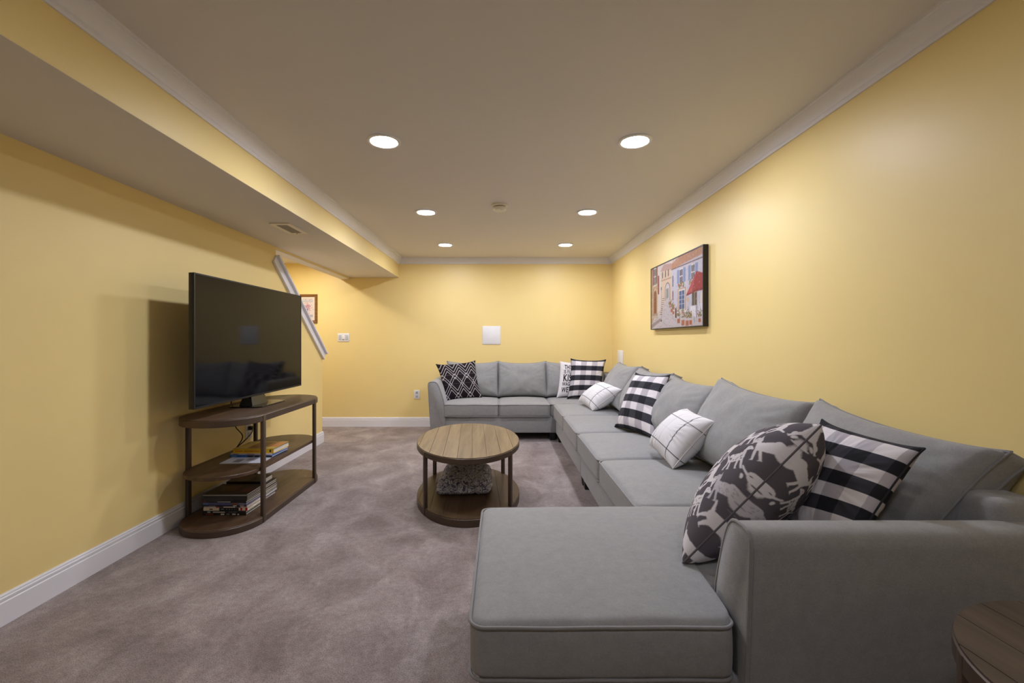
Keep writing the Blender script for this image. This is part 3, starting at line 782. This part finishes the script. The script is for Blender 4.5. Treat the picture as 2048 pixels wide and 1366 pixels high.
o = mk('top_panel', *prism(ellipse(TX, TY, TA-0.008, TB-0.008), 0.405, 0.4305), M['wood_dark'], t)
planks(o, TX, TY, TA-0.004, TB-0.004, 0.4305, TZ, 0.094, M['wood_table'], 0.03)
mk('bottom_rim', *ringband(ellipse(TX, TY, TA, TB), ellipse(TX, TY, TA-0.02, TB-0.02), 0.0, 0.050, 0.003), M['bronze'], t, True, autosmooth=40)
o = mk('bottom_panel', *prism(ellipse(TX, TY, TA-0.012, TB-0.012), 0.02, 0.0475), M['wood_dark'], t)
planks(o, TX, TY, TA-0.006, TB-0.006, 0.0475, 0.054, 0.094, M['wood_dark'], 0.03)
for sx in (-1, 1):
    for sy in (-1, 1):
        yy = TY+sy*0.378; xx = TX+sx*(TA*math.sqrt(1-(0.378/TB)**2)-0.010)
        ang = math.atan2(sy*0.378/TB**2, (xx-TX)/TA**2)
        V, F = boxvf(xx-0.012, xx+0.012, yy-0.014, yy+0.014, 0.004, 0.428, 0.003, 2)
        mk('leg', rotz(V, xx, yy, ang), F, M['bronze'], t, True, autosmooth=40)

# folded plush blanket on its lower shelf
t = thing('folded_blanket', (-0.275, 3.42, 0.054), 'folded mottled navy and white plush blanket under the coffee table', 'blanket')
def plush(name, x0, x1, y0, y1, z0, z1, seed, slope=0.0):
    hx, hy, hz = (x1-x0)/2, (y1-y0)/2, (z1-z0)/2
    V, F = cushion_pts(hx, hy, hz, min(0.035, hz*0.9), 0.03, 0.012, 0, 0.012, 24, 22, 8, seed, 0.0)
    out = []
    for x, y, z in V:
        q = Vector((x*22+seed, y*22, z*22)); n_ = Vector((mnoise.noise(q), mnoise.noise(q+Vector((9, 0, 0))), mnoise.noise(q+Vector((0, 9, 0)))))*0.011
        zz = z+n_.z*(1 if z > -hz*0.6 else 0.2)+slope*(y/hy)*(0.5+0.5*z/hz)
        out.append((x+n_.x+(x0+x1)/2, y+n_.y+(y0+y1)/2, max(zz+(z0+z1)/2, 0.055)))
    return mk(name, out, F, M['blanket'], t, True)
plush('lower_fold', -0.468, -0.195, 3.265, 3.60, 0.056, 0.125, 1)
plush('lower_fold', -0.200, -0.085, 3.275, 3.60, 0.056, 0.120, 2)
plush('upper_fold', -0.445, -0.090, 3.285, 3.62, 0.108, 0.180, 3, 0.022)

# ------------------------------------------------------------------ tv console
CX, CY0, CY1, CR = -1.785, 2.93, 3.73, 0.25
t = thing('tv_console', (CX, 3.33, 0), 'dark three tier console with rounded ends by the left wall', 'console table')
def tier(z0, z1, r, rim=True):
    if rim:
        mk('rim', *ringband(stadium(CX, CY0, CY1, r), stadium(CX, CY0, CY1, r-0.016), z0, z1-0.006, 0.003), M['bronze'], t, True, autosmooth=40)
    mk('shelf', *prism(stadium(CX, CY0, CY1, r-(0.004 if rim else 0)), z1-0.022, z1, 0.003), M['wood_dark'], t, True, autosmooth=30)
tier(0.655, 0.702, CR); tier(0.330, 0.356, CR-0.022, False); tier(0.0, 0.046, CR)
for x, sgn in ((CX+CR-0.008, 1), (CX-CR+0.008, -1)):
    for y in (CY0, CY1):
        box('leg', x-0.011, x+0.011, y-0.016, y+0.016, 0.003, 0.694, M['bronze'], t, 0.003, 2)

# television
H_TV = 0.80
t = thing('television', (-1.79, 3.335, 0.703), 'large flat black television standing on the dark console', 'television')
y0, y1, zb, zt = 2.632, 4.042, 0.774, 1.574
V, F = boxvf(-1.822, -1.792, y0, y1, zb, zt, 0.004, 2); mk('body', V, F, M['tvbody'], t, True, autosmooth=40)
V, F = boxvf(-1.850, -1.820, y0+0.25, y1-0.25, zb+0.06, zt-0.30, 0.012, 2); mk('rear_housing', V, F, M['tvbody'], t, True, autosmooth=40)
fb = [boxvf(-1.794, -1.788, y0, y0+0.011, zb, zt), boxvf(-1.794, -1.788, y1-0.008, y1, zb, zt), boxvf(-1.794, -1.788, y0+0.011, y1-0.008, zt-0.008, zt), boxvf(-1.794, -1.788, y0+0.011, y1-0.008, zb, zb+0.012)]
V, F = join(*fb); mk('bezel', V, F, M['bezel'], t)
box('screen', -1.793, -1.7895, y0+0.011, y1-0.008, zb+0.012, zt-0.008, M['screen'], t)
neck = [(-1.755, 3.24), (-1.755, 3.43), (-1.86, 3.43), (-1.86, 3.24)]
V = [(-1.800, 3.25, 0.79), (-1.800, 3.42, 0.79), (-1.850, 3.42, 0.79), (-1.850, 3.25, 0.79), (-1.775, 3.225, 0.71), (-1.775, 3.445, 0.71), (-1.87, 3.445, 0.71), (-1.87, 3.225, 0.71)]
mk('stand_neck', V, [[0, 1, 2, 3], [7, 6, 5, 4], [0, 4, 5, 1], [1, 5, 6, 2], [2, 6, 7, 3], [3, 7, 4, 0]], M['glossblack'], t)
pl = [(-1.69, 3.20), (-1.69, 3.53), (-1.76, 3.57), (-1.90, 3.57), (-1.93, 3.50), (-1.93, 3.20), (-1.90, 3.17), (-1.73, 3.17)]
mk('stand_base', *prism(pl, 0.7025, 0.711, 0.002), M['glossblack'], t)

# tv power cord
cord = smoothpath([(XL+0.030, 3.695, 0.462), (XL+0.075, 3.62, 0.445), (XL+0.085, 3.52, 0.410), (XL+0.060, 3.44, 0.365), (XL+0.03, 3.42, 0.33), (XL+0.03, 3.50, 0.36), (XL+0.05, 3.53, 0.43), (XL+0.035, 3.46, 0.52), (XL+0.022, 3.44, 0.62), (XL+0.022, 3.44, 0.74), (XL+0.12, 3.42, 0.86), (XL+0.214, 3.40, 0.93)], 8)
t = thing('power_cord', (XL+0.03, 3.6, 0.40), 'thin black television cord looping down behind the console', 'cord')
mk('cable', *tube(cord, 0.004, False, 8), M['cord'], t, True)
box('plug', XL+0.0095, XL+0.036, 3.678, 3.712, 0.447, 0.477, M['cord'], t, 0.006, 2)

# ------------------------------------------------------------------ books and magazines
def book(kind, label, x0, L, y0, D, z0, th, col, group, rot=0.0, prints=(), page=True, topcol=None):
    cx, cy = x0+L/2, y0+D/2
    t = thing(kind, (cx, cy, z0), label, 'magazine' if kind == 'magazine' else 'book', group)
    ct = min(0.0022, th*0.2)
    def R(vf): return rotz(vf[0], cx, cy, rot), vf[1]
    cov = join(boxvf(x0, x0+L, y0, y0+D, z0, z0+ct), boxvf(x0, x0+L, y0, y0+D, z0+th-ct, z0+th), boxvf(x0, x0+L, y0, y0+0.0025, z0+ct, z0+th-ct))
    mk('cover', *R(cov), colmat(col, 0.35), t)
    mk('pages', *R(boxvf(x0+0.003, x0+L-0.003, y0+0.003, y0+D-0.004, z0+ct, z0+th-ct)), M['paper'], t)
    for a, b, c_, d_, pc in prints:     # along spine 0..1, height 0..1
        mk('spine_print', *R(boxvf(x0+a*L, x0+b*L, y0-0.0005, y0+0.001, z0+c_*th, z0+d_*th)), colmat(pc, 0.4), t)
    if topcol:
        for a, b, c_, d_, pc in topcol: mk('cover_print', *R(boxvf(x0+a*L, x0+b*L, y0+c_*D, y0+d_*D, z0+th-ct, z0+th+0.0004*(1+topcol.index((a, b, c_, d_, pc))))), colmat(pc, 0.35), t)
    return z0+th
W, K, G = (216, 212, 206), (22, 20, 22), (120, 116, 114)
z = 0.0465; gF = 'stack of books on the lowest console shelf, front pile'
front = [
 ('book', 'black book with red and white spine print, at the bottom of the front pile', 0.014, K, ((.08, .25, .3, .7, (150, 50, 40)), (.42, .5, .2, .8, W), (.55, .62, .2, .8, G), (.68, .76, .25, .8, W), (.8, .84, .2, .7, W))),
 ('book', 'black book with a pale oval and title, second from the bottom of the front pile', 0.015, (26, 26, 30), ((.12, .19, .25, .75, (170, 176, 180)), (.25, .52, .35, .65, W), (.6, .8, .3, .7, (70, 78, 88)))),
 ('book', 'cream and black book with red stripes on the spine, third from the bottom', 0.019, (224, 206, 184), ((.36, .80, 0, 1, (20, 20, 24)), (.40, .47, .3, .7, G), (.52, .54, .4, .6, W), (.58, .60, .4, .6, W), (.64, .66, .4, .6, W), (.70, .72, .4, .6, W), (.84, .88, 0, 1, (176, 30, 36)), (.95, 1.0, 0, 1, (176, 30, 36)), (.14, .21, .3, .7, (90, 80, 70)))),
 ('magazine', 'white magazine with a red patch on the spine in the front pile', 0.009, (214, 202, 196), ((.28, .36, 0, 1, (160, 40, 40)), (.36, .45, 0, 1, (60, 44, 50)), (.72, .84, .1, .9, (50, 40, 60)), (.9, 1, .2, .8, (190, 150, 140)))),
 ('magazine', 'dark navy magazine above the red and white ones in the front pile', 0.009, (40, 36, 54), ((.15, .30, .3, .7, G), (.7, .78, .2, .8, W), (.85, .95, .2, .8, (190, 170, 160)))),
 ('magazine', 'periwinkle blue spined magazine in the middle of the front pile', 0.013, (94, 98, 158), ((.0, .12, 0, 1, (96, 120, 190)), (.66, .80, 0, 1, (130, 84, 70)), (.84, .96, .1, .8, (140, 130, 150)))),
 ('book', 'black book with a small white title, just above the blue spine', 0.014, (20, 18, 20), ((.34, .64, .35, .65, (190, 188, 186)), (0, .08, 0, 1, (90, 30, 26)))),
 ('magazine', 'black magazine with faint lettering, fourth from the top of the front pile', 0.010, (30, 26, 28), ((.2, .7, .4, .6, (80, 76, 76)),)),
 ('magazine', 'dark brown magazine, third from the top of the front pile', 0.010, (34, 26, 22), ((.2, .65, .4, .6, (70, 62, 58)),)),
 ('magazine', 'black magazine, second from the top of the front pile', 0.009, (16, 15, 16), ()),
 ('magazine', 'grey edged magazine with dark cover on top of the front pile', 0.010, (30, 26, 26), ((0, 1, .15, .85, (150, 148, 146)),)),
]
for i, (kd, lb, th, col, pr) in enumerate(front):
    rnd = random.Random(i+3); top = ((.18, .62, .3, .8, (78, 46, 30)), (.75, .95, .2, .6, (70, 22, 22))) if i == len(front)-1 else None
    z = book(kd, lb, -1.930+rnd.uniform(-.006, .006), 0.283, 2.925+rnd.uniform(-.004, .004), 0.216, z, th, col, gF, rnd.uniform(-.02, .02), pr, topcol=top)+0.0002
z = 0.0465; gB = 'stack of books on the lowest console shelf, rear pile'
cols = [((200, 204, 214), 'pale grey'), ((52, 58, 96), 'navy'), ((196, 198, 208), 'silver'), ((60, 44, 40), 'brown'), ((180, 176, 170), 'stone coloured'), ((40, 34, 36), 'charcoal'), ((150, 146, 146), 'mid grey'), ((34, 28, 28), 'dark')]
ordn = ['lowest', 'second from the bottom', 'third from the bottom', 'fourth from the bottom', 'fifth from the bottom', 'third from the top', 'second from the top', 'just under the cream block book']
for i, (col, nm) in enumerate(cols):
    rnd = random.Random(i+31)
    z = book('magazine', '%s magazine in the rear pile, %s' % (nm, ordn[i]), -1.945+rnd.uniform(-.006, .006), 0.275+rnd.uniform(-.006, .006), 3.155, 0.21, z, 0.0135, col, gB, rnd.uniform(-.02, .02))+0.0002
book('book', 'thick dark book with cream page block on top of the rear pile', -1.925, 0.235, 3.165, 0.18, z, 0.034, (26, 22, 22), gB, 0.03, (), True, ((.1, .6, .2, .8, (80, 48, 30)),))
# middle shelf pile
z = 0.3562; gM = 'books and magazines on the middle console shelf'
z = book('magazine', 'open edged white and blue magazine under the pile on the middle shelf', -1.880, 0.275, 3.015, 0.212, z, 0.004, (200, 202, 212), gM, 0.05, (), True, ((.05, .95, .62, .9, (170, 178, 200)), (.25, .42, .1, .45, (120, 116, 122)), (.5, .72, .3, .55, (140, 138, 146))))+0.0008
z = book('magazine', 'bright blue spined magazine below the yellow book', -1.900, 0.300, 3.165, 0.225, z, 0.012, (30, 92, 168), gM, -0.03, ((.02, .16, .2, .8, (110, 160, 210)), (.42, 1.0, 0, 1, (34, 30, 38)), (.55, .6, .2, .6, W), (.7, .74, .2, .6, W)))+0.0002
z = book('magazine', 'white and purple magazine directly under the yellow book', -1.900, 0.290, 3.175, 0.235, z, 0.008, (206, 196, 200), gM, -0.05, ((.06, .2, .3, .7, (80, 60, 90)), (.4, .6, .3, .7, (120, 60, 110))))+0.0002
book('book', 'thick yellow spined book on top of the middle shelf pile', -1.892, 0.285, 3.190, 0.235, z, 0.031, (236, 190, 34), gM, 0.0, ((.05, .24, .35, .62, (214, 140, 20)), (.27, .66, .35, .62, (214, 140, 20)), (.90, .94, .25, .8, (60, 50, 20))), True, ((.0, 1, .0, 1, (190, 158, 74)), (.3, .68, .1, .9, (122, 78, 42)), (.72, .98, .3, .9, (196, 120, 70))))

# ------------------------------------------------------------------ end table at the near right
EX, EY, ER, EZ = 1.165, 0.715, 0.322, 0.585
t = thing('end_table', (EX, EY, 0), 'round plank topped end table in front of the chaise arm', 'table')
mk('top_rim', *ringband(ellipse(EX, EY, ER, ER), ellipse(EX, EY, ER-0.02, ER-0.02), EZ-0.045, EZ-0.005, 0.003), M['bronze'], t, True, autosmooth=40)
o = mk('top_panel', *prism(ellipse(EX, EY, ER-0.008, ER-0.008), EZ-0.03, EZ-0.0065), M['wood_dark'], t)
planks(o, EX, EY, ER-0.003, ER-0.003, EZ-0.0065, EZ, 0.094, M['wood_end'], 0.05)
mk('bottom_rim', *ringband(ellipse(EX, EY, ER, ER), ellipse(EX, EY, ER-0.02, ER-0.02), 0.0, 0.045, 0.003), M['bronze'], t, True, autosmooth=40)
o = mk('bottom_panel', *prism(ellipse(EX, EY, ER-0.01, ER-0.01), 0.02, 0.047), M['wood_dark'], t)
for a in (150, 60, -30, -120):
    a = math.radians(a); xx, yy = EX+(ER-0.01)*math.cos(a), EY+(ER-0.01)*math.sin(a)
    V, F = boxvf(xx-0.011, xx+0.011, yy-0.014, yy+0.014, 0.004, EZ-0.008, 0.003, 2); mk('leg', rotz(V, xx, yy, a), F, M['bronze'], t, True, autosmooth=40)

# ------------------------------------------------------------------ pictures
def gridplane(f, nu, nv):
    V = [f(i/nu, j/nv) for j in range(nv+1) for i in range(nu+1)]; UV = [(i/nu, j/nv) for j in range(nv+1) for i in range(nu+1)]
    F = [[j*(nu+1)+i, j*(nu+1)+i+1, (j+1)*(nu+1)+i+1, (j+1)*(nu+1)+i] for j in range(nv) for i in range(nu)]
    return V, F, UV
def street():
    c_ = Canvas(600, 330, (206, 186, 168)); rs = random.Random(11)
    # u: 0 = far (left in the view), 1 = near; v up
    c_.rect(0, 0, 1, 1, (214, 200, 190))
    c_.poly([(.30, .30), (.52, .30), (.52, .95), (.22, .95)], (206, 186, 172))
    c_.poly([(.0, 1), (.0, .08), (.15, .25), (.18, 1)], (190, 160, 128))           # left house
    for _ in range(90):
        x, y = rs.uniform(0, .16), rs.uniform(.1, .75); c_.ell(x, y, .012, .012, rs.choice([(168, 130, 92), (206, 180, 146), (150, 140, 104), (212, 196, 170)]), .6)
    c_.poly([(.16, 1), (.17, .28), (.24, .30), (.25, 1)], (214, 204, 198))
    c_.rect(.055, .70, .13, 1.0, (222, 214, 206)); c_.rect(.035, .72, .06, 1.0, (140, 56, 52)); c_.rect(.125, .74, .15, 1.0, (140, 56, 52)); c_.rect(.068, .72, .118, .98, (74, 78, 76)); c_.rect(.09, .72, .096, .98, (220, 214, 206)); c_.rect(.068, .85, .118, .865, (220, 214, 206))
    c_.rect(.165, .55, .195, .85, (136, 60, 58))
    c_.rect(.05, .25, .145, .56, (206, 184, 150)); c_.ell(.0975, .56, .047, .10, (206, 184, 150)); c_.rect(.06, .25, .135, .55, (150, 92, 48)); c_.ell(.0975, .55, .037, .08, (150, 92, 48))
    for x in (.08, .097, .115): c_.rect(x, .25, x+.003, .6, (104, 60, 32))
    c_.rect(.02, .17, .17, .215, (196, 178, 156)); c_.rect(.03, .215, .165, .25, (170, 150, 132))
    # far gate house with arch
    c_.rect(.24, .40, .46, .92, (216, 192, 166)); c_.poly([(.22, .90), (.47, .86), (.49, .95), (.30, .99)], (186, 150, 140))
    for x in (.27, .335, .395): c_.rect(x-.008, .78, x+.012, .86, (84, 66, 70)); c_.ell(x+.002, .86, .010, .025, (84, 66, 70))
    c_.rect(.24, .735, .46, .755, (176, 142, 116))
    c_.rect(.325, .38, .435, .58, (110, 98, 100)); c_.ell(.38, .58, .055, .11, (110, 98, 100))
    c_.rect(.335, .36, .425, .58, (206, 196, 200)); c_.ell(.38, .58, .045, .095, (206, 196, 200))
    c_.rect(.35, .42, .405, .60, (150, 150, 140)); c_.rect(.376, .42, .380, .60, (90, 90, 86))
    # street and steps
    c_.poly([(0, 0), (1, 0), (1, .10), (.55, .22), (.44, .40), (.40, .46), (.33, .42), (.26, .25), (0, .08)], (196, 188, 190))
    for _ in range(260):
        y = rs.uniform(0, .42); w2 = .05+.9*(0.42-y)/.42; x = .38+rs.uniform(-.5, .5)*w2
        if 0 < x < 1: c_.ell(x, y, .004+.02*(0.42-y), .006, rs.choice([(150, 128, 130), (222, 216, 220), (176, 160, 170), (140, 110, 100), (206, 190, 180)]), .55)
    c_.poly([(0, 0), (.0, .07), (.22, .16), (.26, .13)], (128, 96, 78), .6)
    for i in range(9): c_.rect(.215+.006*i, .23+.03*i, .265+.006*i, .243+.03*i, (226, 214, 200)); c_.rect(.215+.006*i, .218+.03*i, .265+.006*i, .23+.03*i, (120, 84, 62))
    c_.rect(.243, .12, .247, .62, (60, 44, 40)); c_.rect(.236, .60, .254, .65, (80, 56, 50)); c_.rect(.232, .11, .258, .13, (60, 44, 40))
    # right house row
    c_.poly([(.46, .26), (1, .06), (1, 1), (.46, .88)], (200, 196, 208))
    for _ in range(220):
        x, y = rs.uniform(.47, 1), rs.uniform(.15, .85); c_.ell(x, y, rs.uniform(.008, .025), rs.uniform(.01, .03), rs.choice([(212, 206, 216), (176, 182, 206), (216, 190, 170), (190, 196, 216), (220, 206, 196)]), .35)
    c_.poly([(.46, .86), (1, .90), (1, 1), (.60, 1), (.46, .94)], (190, 140, 108))
    for i in range(22): c_.rect(.48+i*.024, .875, .484+i*.024, 1, (150, 98, 76), .8)
    c_.rect(.46, .85, 1, .868, (120, 96, 96))
    for x0 in (.60, .80):
        c_.rect(x0-.03, .62, x0+.125, .82, (134, 150, 190)); c_.rect(x0+.015, .61, x0+.08, .82, (228, 222, 222)); c_.rect(x0+.022, .62, x0+.073, .81, (80, 78, 92)); c_.rect(x0+.045, .62, x0+.05, .81, (228, 222, 222)); c_.rect(x0+.022, .71, x0+.073, .72, (228, 222, 222))
        for _ in range(26): c_.ell(x0+rs.uniform(-.01, .10), .59+rs.uniform(-.03, .03), .008, .014, rs.choice([(92, 108, 60), (170, 70, 60), (120, 130, 76), (206, 150, 110)]))
    c_.rect(.48, .60, .50, .76, (90, 96, 110)); c_.rect(.48, .40, .50, .54, (120, 70, 66))
    c_.rect(.585, .22, .73, .545, (186, 152, 116)); c_.rect(.60, .23, .715, .53, (222, 214, 208)); c_.rect(.612, .25, .655, .51, (70, 96, 140)); c_.rect(.662, .25, .703, .51, (70, 96, 140))
    for y in (.32, .38, .44): c_.rect(.612, y, .703, y+.006, (200, 206, 214))
    c_.rect(.57, .205, .76, .225, (226, 218, 214))
    c_.rect(.83, .27, .91, .44, (84, 78, 64)); c_.rect(.868, .27, .873, .44, (190, 170, 130)); c_.rect(.82, .44, .92, .455, (196, 170, 130))
    c_.rect(.96, .27, .99, .42, (226, 214, 206)); c_.ell(.765, .36, .02, .035, (206, 180, 160))
    c_.poly([(.90, .71), (.74, .44), (.905, .475), (1, .47), (1, .66)], (162, 48, 54)); c_.poly([(.90, .71), (.74, .44), (.83, .46)], (190, 82, 84)); c_.poly([(.74, .44), (.905, .475), (.905, .45), (.74, .415)], (134, 36, 44)); c_.rect(.905, .445, 1, .475, (134, 36, 44))
    c_.rect(.90, .10, .906, .45, (90, 60, 56))
    c_.poly([(.80, .14), (.89, .12), (.885, .26), (.805, .27)], (232, 228, 232)); c_.poly([(.93, .20), (.99, .19), (.99, .28), (.94, .29)], (226, 222, 228))
    for x, y in ((.77, .27), (.95, .30), (.86, .17)): c_.line((x, y), (x+.012, y-.12), .008, (60, 60, 74), 1.9)
    c_.poly([(.535, .14), (.565, .13), (.56, .27), (.535, .28)], (66, 54, 52))
    for cx, cy, sc in ((.60, .12, 1.1), (.68, .09, 1.2), (.75, .08, 1.2), (.81, .08, 1.0), (.95, .09, .8), (.47, .28, .9), (.50, .24, .8), (.43, .33, .5)):
        c_.rect(cx-.022*sc, cy-.06*sc, cx+.022*sc, cy, (178, 100, 66))
        for _ in range(46): c_.ell(cx+rs.gauss(0, .018)*sc, cy+.035*sc+abs(rs.gauss(0, .04))*sc, .006, .010, rs.choice([(78, 92, 50), (110, 118, 66), (140, 132, 76), (170, 80, 60), (96, 84, 52), (190, 170, 130)]))
    for _ in range(900):
        x, y = rs.random(), rs.random(); c_.ell(x, y, .005, .008, rs.choice([(230, 220, 214), (110, 84, 74), (150, 140, 160), (170, 140, 110)]), .26)
    c_.a = c_.a*0.80+lin((150, 128, 116))*0.10
    return c_
px0, pz0, pz1 = XR-0.040, 1.280, 1.878; py0, py1 = 3.294, 4.450
t = thing('wall_painting', (XR, 3.87, pz0), 'framed canvas of a cobbled village street on the right wall', 'painting')
fw = 0.008
V, F = join(boxvf(px0, XR-0.0005, py0, py0+fw, pz0, pz1), boxvf(px0, XR-0.0005, py1-fw, py1, pz0, pz1), boxvf(px0, XR-0.0005, py0+fw, py1-fw, pz1-fw, pz1), boxvf(px0, XR-0.0005, py0+fw, py1-fw, pz0, pz0+fw))
mk('frame', V, F, M['frame_black'], t)
box('backing', XR-0.03, XR-0.002, py0+fw, py1-fw, pz0+fw, pz1-fw, M['frame_black'], t)
V, F, UV = gridplane(lambda u, v: (px0+0.004, py1-fw-u*(py1-py0-2*fw), pz0+fw+v*(pz1-pz0-2*fw)), 300, 160)
o = mk('canvas', V, F, M['canvas'], t); set_print(o, UV, street(), 1)

def bloom():
    c_ = Canvas(160, 240, (226, 216, 206)); rs = random.Random(3)
    c_.rect(.10, .12, .90, .88, (206, 204, 214)); c_.rect(.14, .15, .86, .85, (222, 212, 206))
    for x in np.linspace(.18, .78, 9): c_.rect(x, .895, x+.04, .925, (170, 160, 160))
    for _ in range(150):
        a, r_ = rs.uniform(0, 6.28), abs(rs.gauss(0, .15)); c_.ell(.5+r_*math.cos(a)*1.2, .60+r_*math.sin(a), .03, .02, rs.choice([(206, 140, 160), (180, 110, 140), (222, 176, 180), (170, 150, 180)]), .8)
    c_.poly([(.46, .50), (.54, .50), (.52, .30), (.58, .22), (.40, .22), (.47, .32)], (120, 110, 150))
    c_.rect(.14, .15, .86, .24, (176, 172, 182)); c_.rect(.14, .78, .86, .85, (176, 178, 192), .6)
    return c_
fx0, fx1, fz0, fz1 = -2.776, -2.508, 1.412, 1.802; fwd = 0.036
t = thing('framed_print', (-2.642, YB, fz0), 'small wood framed flower print on the back wall beyond the stairs', 'picture')
V, F = [], []
outer = [(fx0, fz0), (fx1, fz0), (fx1, fz1), (fx0, fz1)]
def fr(d): return [(fx0+d, fz0+d), (fx1-d, fz0+d), (fx1-d, fz1-d), (fx0+d, fz1-d)]
prof = [(0, 0.0005), (0, 0.014), (0.006, 0.022), (0.018, 0.018), (0.030, 0.014), (fwd, 0.010), (fwd, 0.0005)]
for dd, yy in prof: V += [(x, YB-yy, zz) for x, zz in fr(dd)]
for q in range(len(prof)):
    q2 = (q+1) % len(prof)
    for i in range(4): F.append([q*4+i, q*4+(i+1) % 4, q2*4+(i+1) % 4, q2*4+i])
mk('frame', V, F, M['frame_wood'], t)
V, F, UV = gridplane(lambda u, v: (fx0+fwd+u*(fx1-fx0-2*fwd), YB-0.006, fz0+fwd+v*(fz1-fz0-2*fwd)), 60, 90)
o = mk('print', V, F, M['canvas'], t); set_print(o, UV, bloom(), 1)
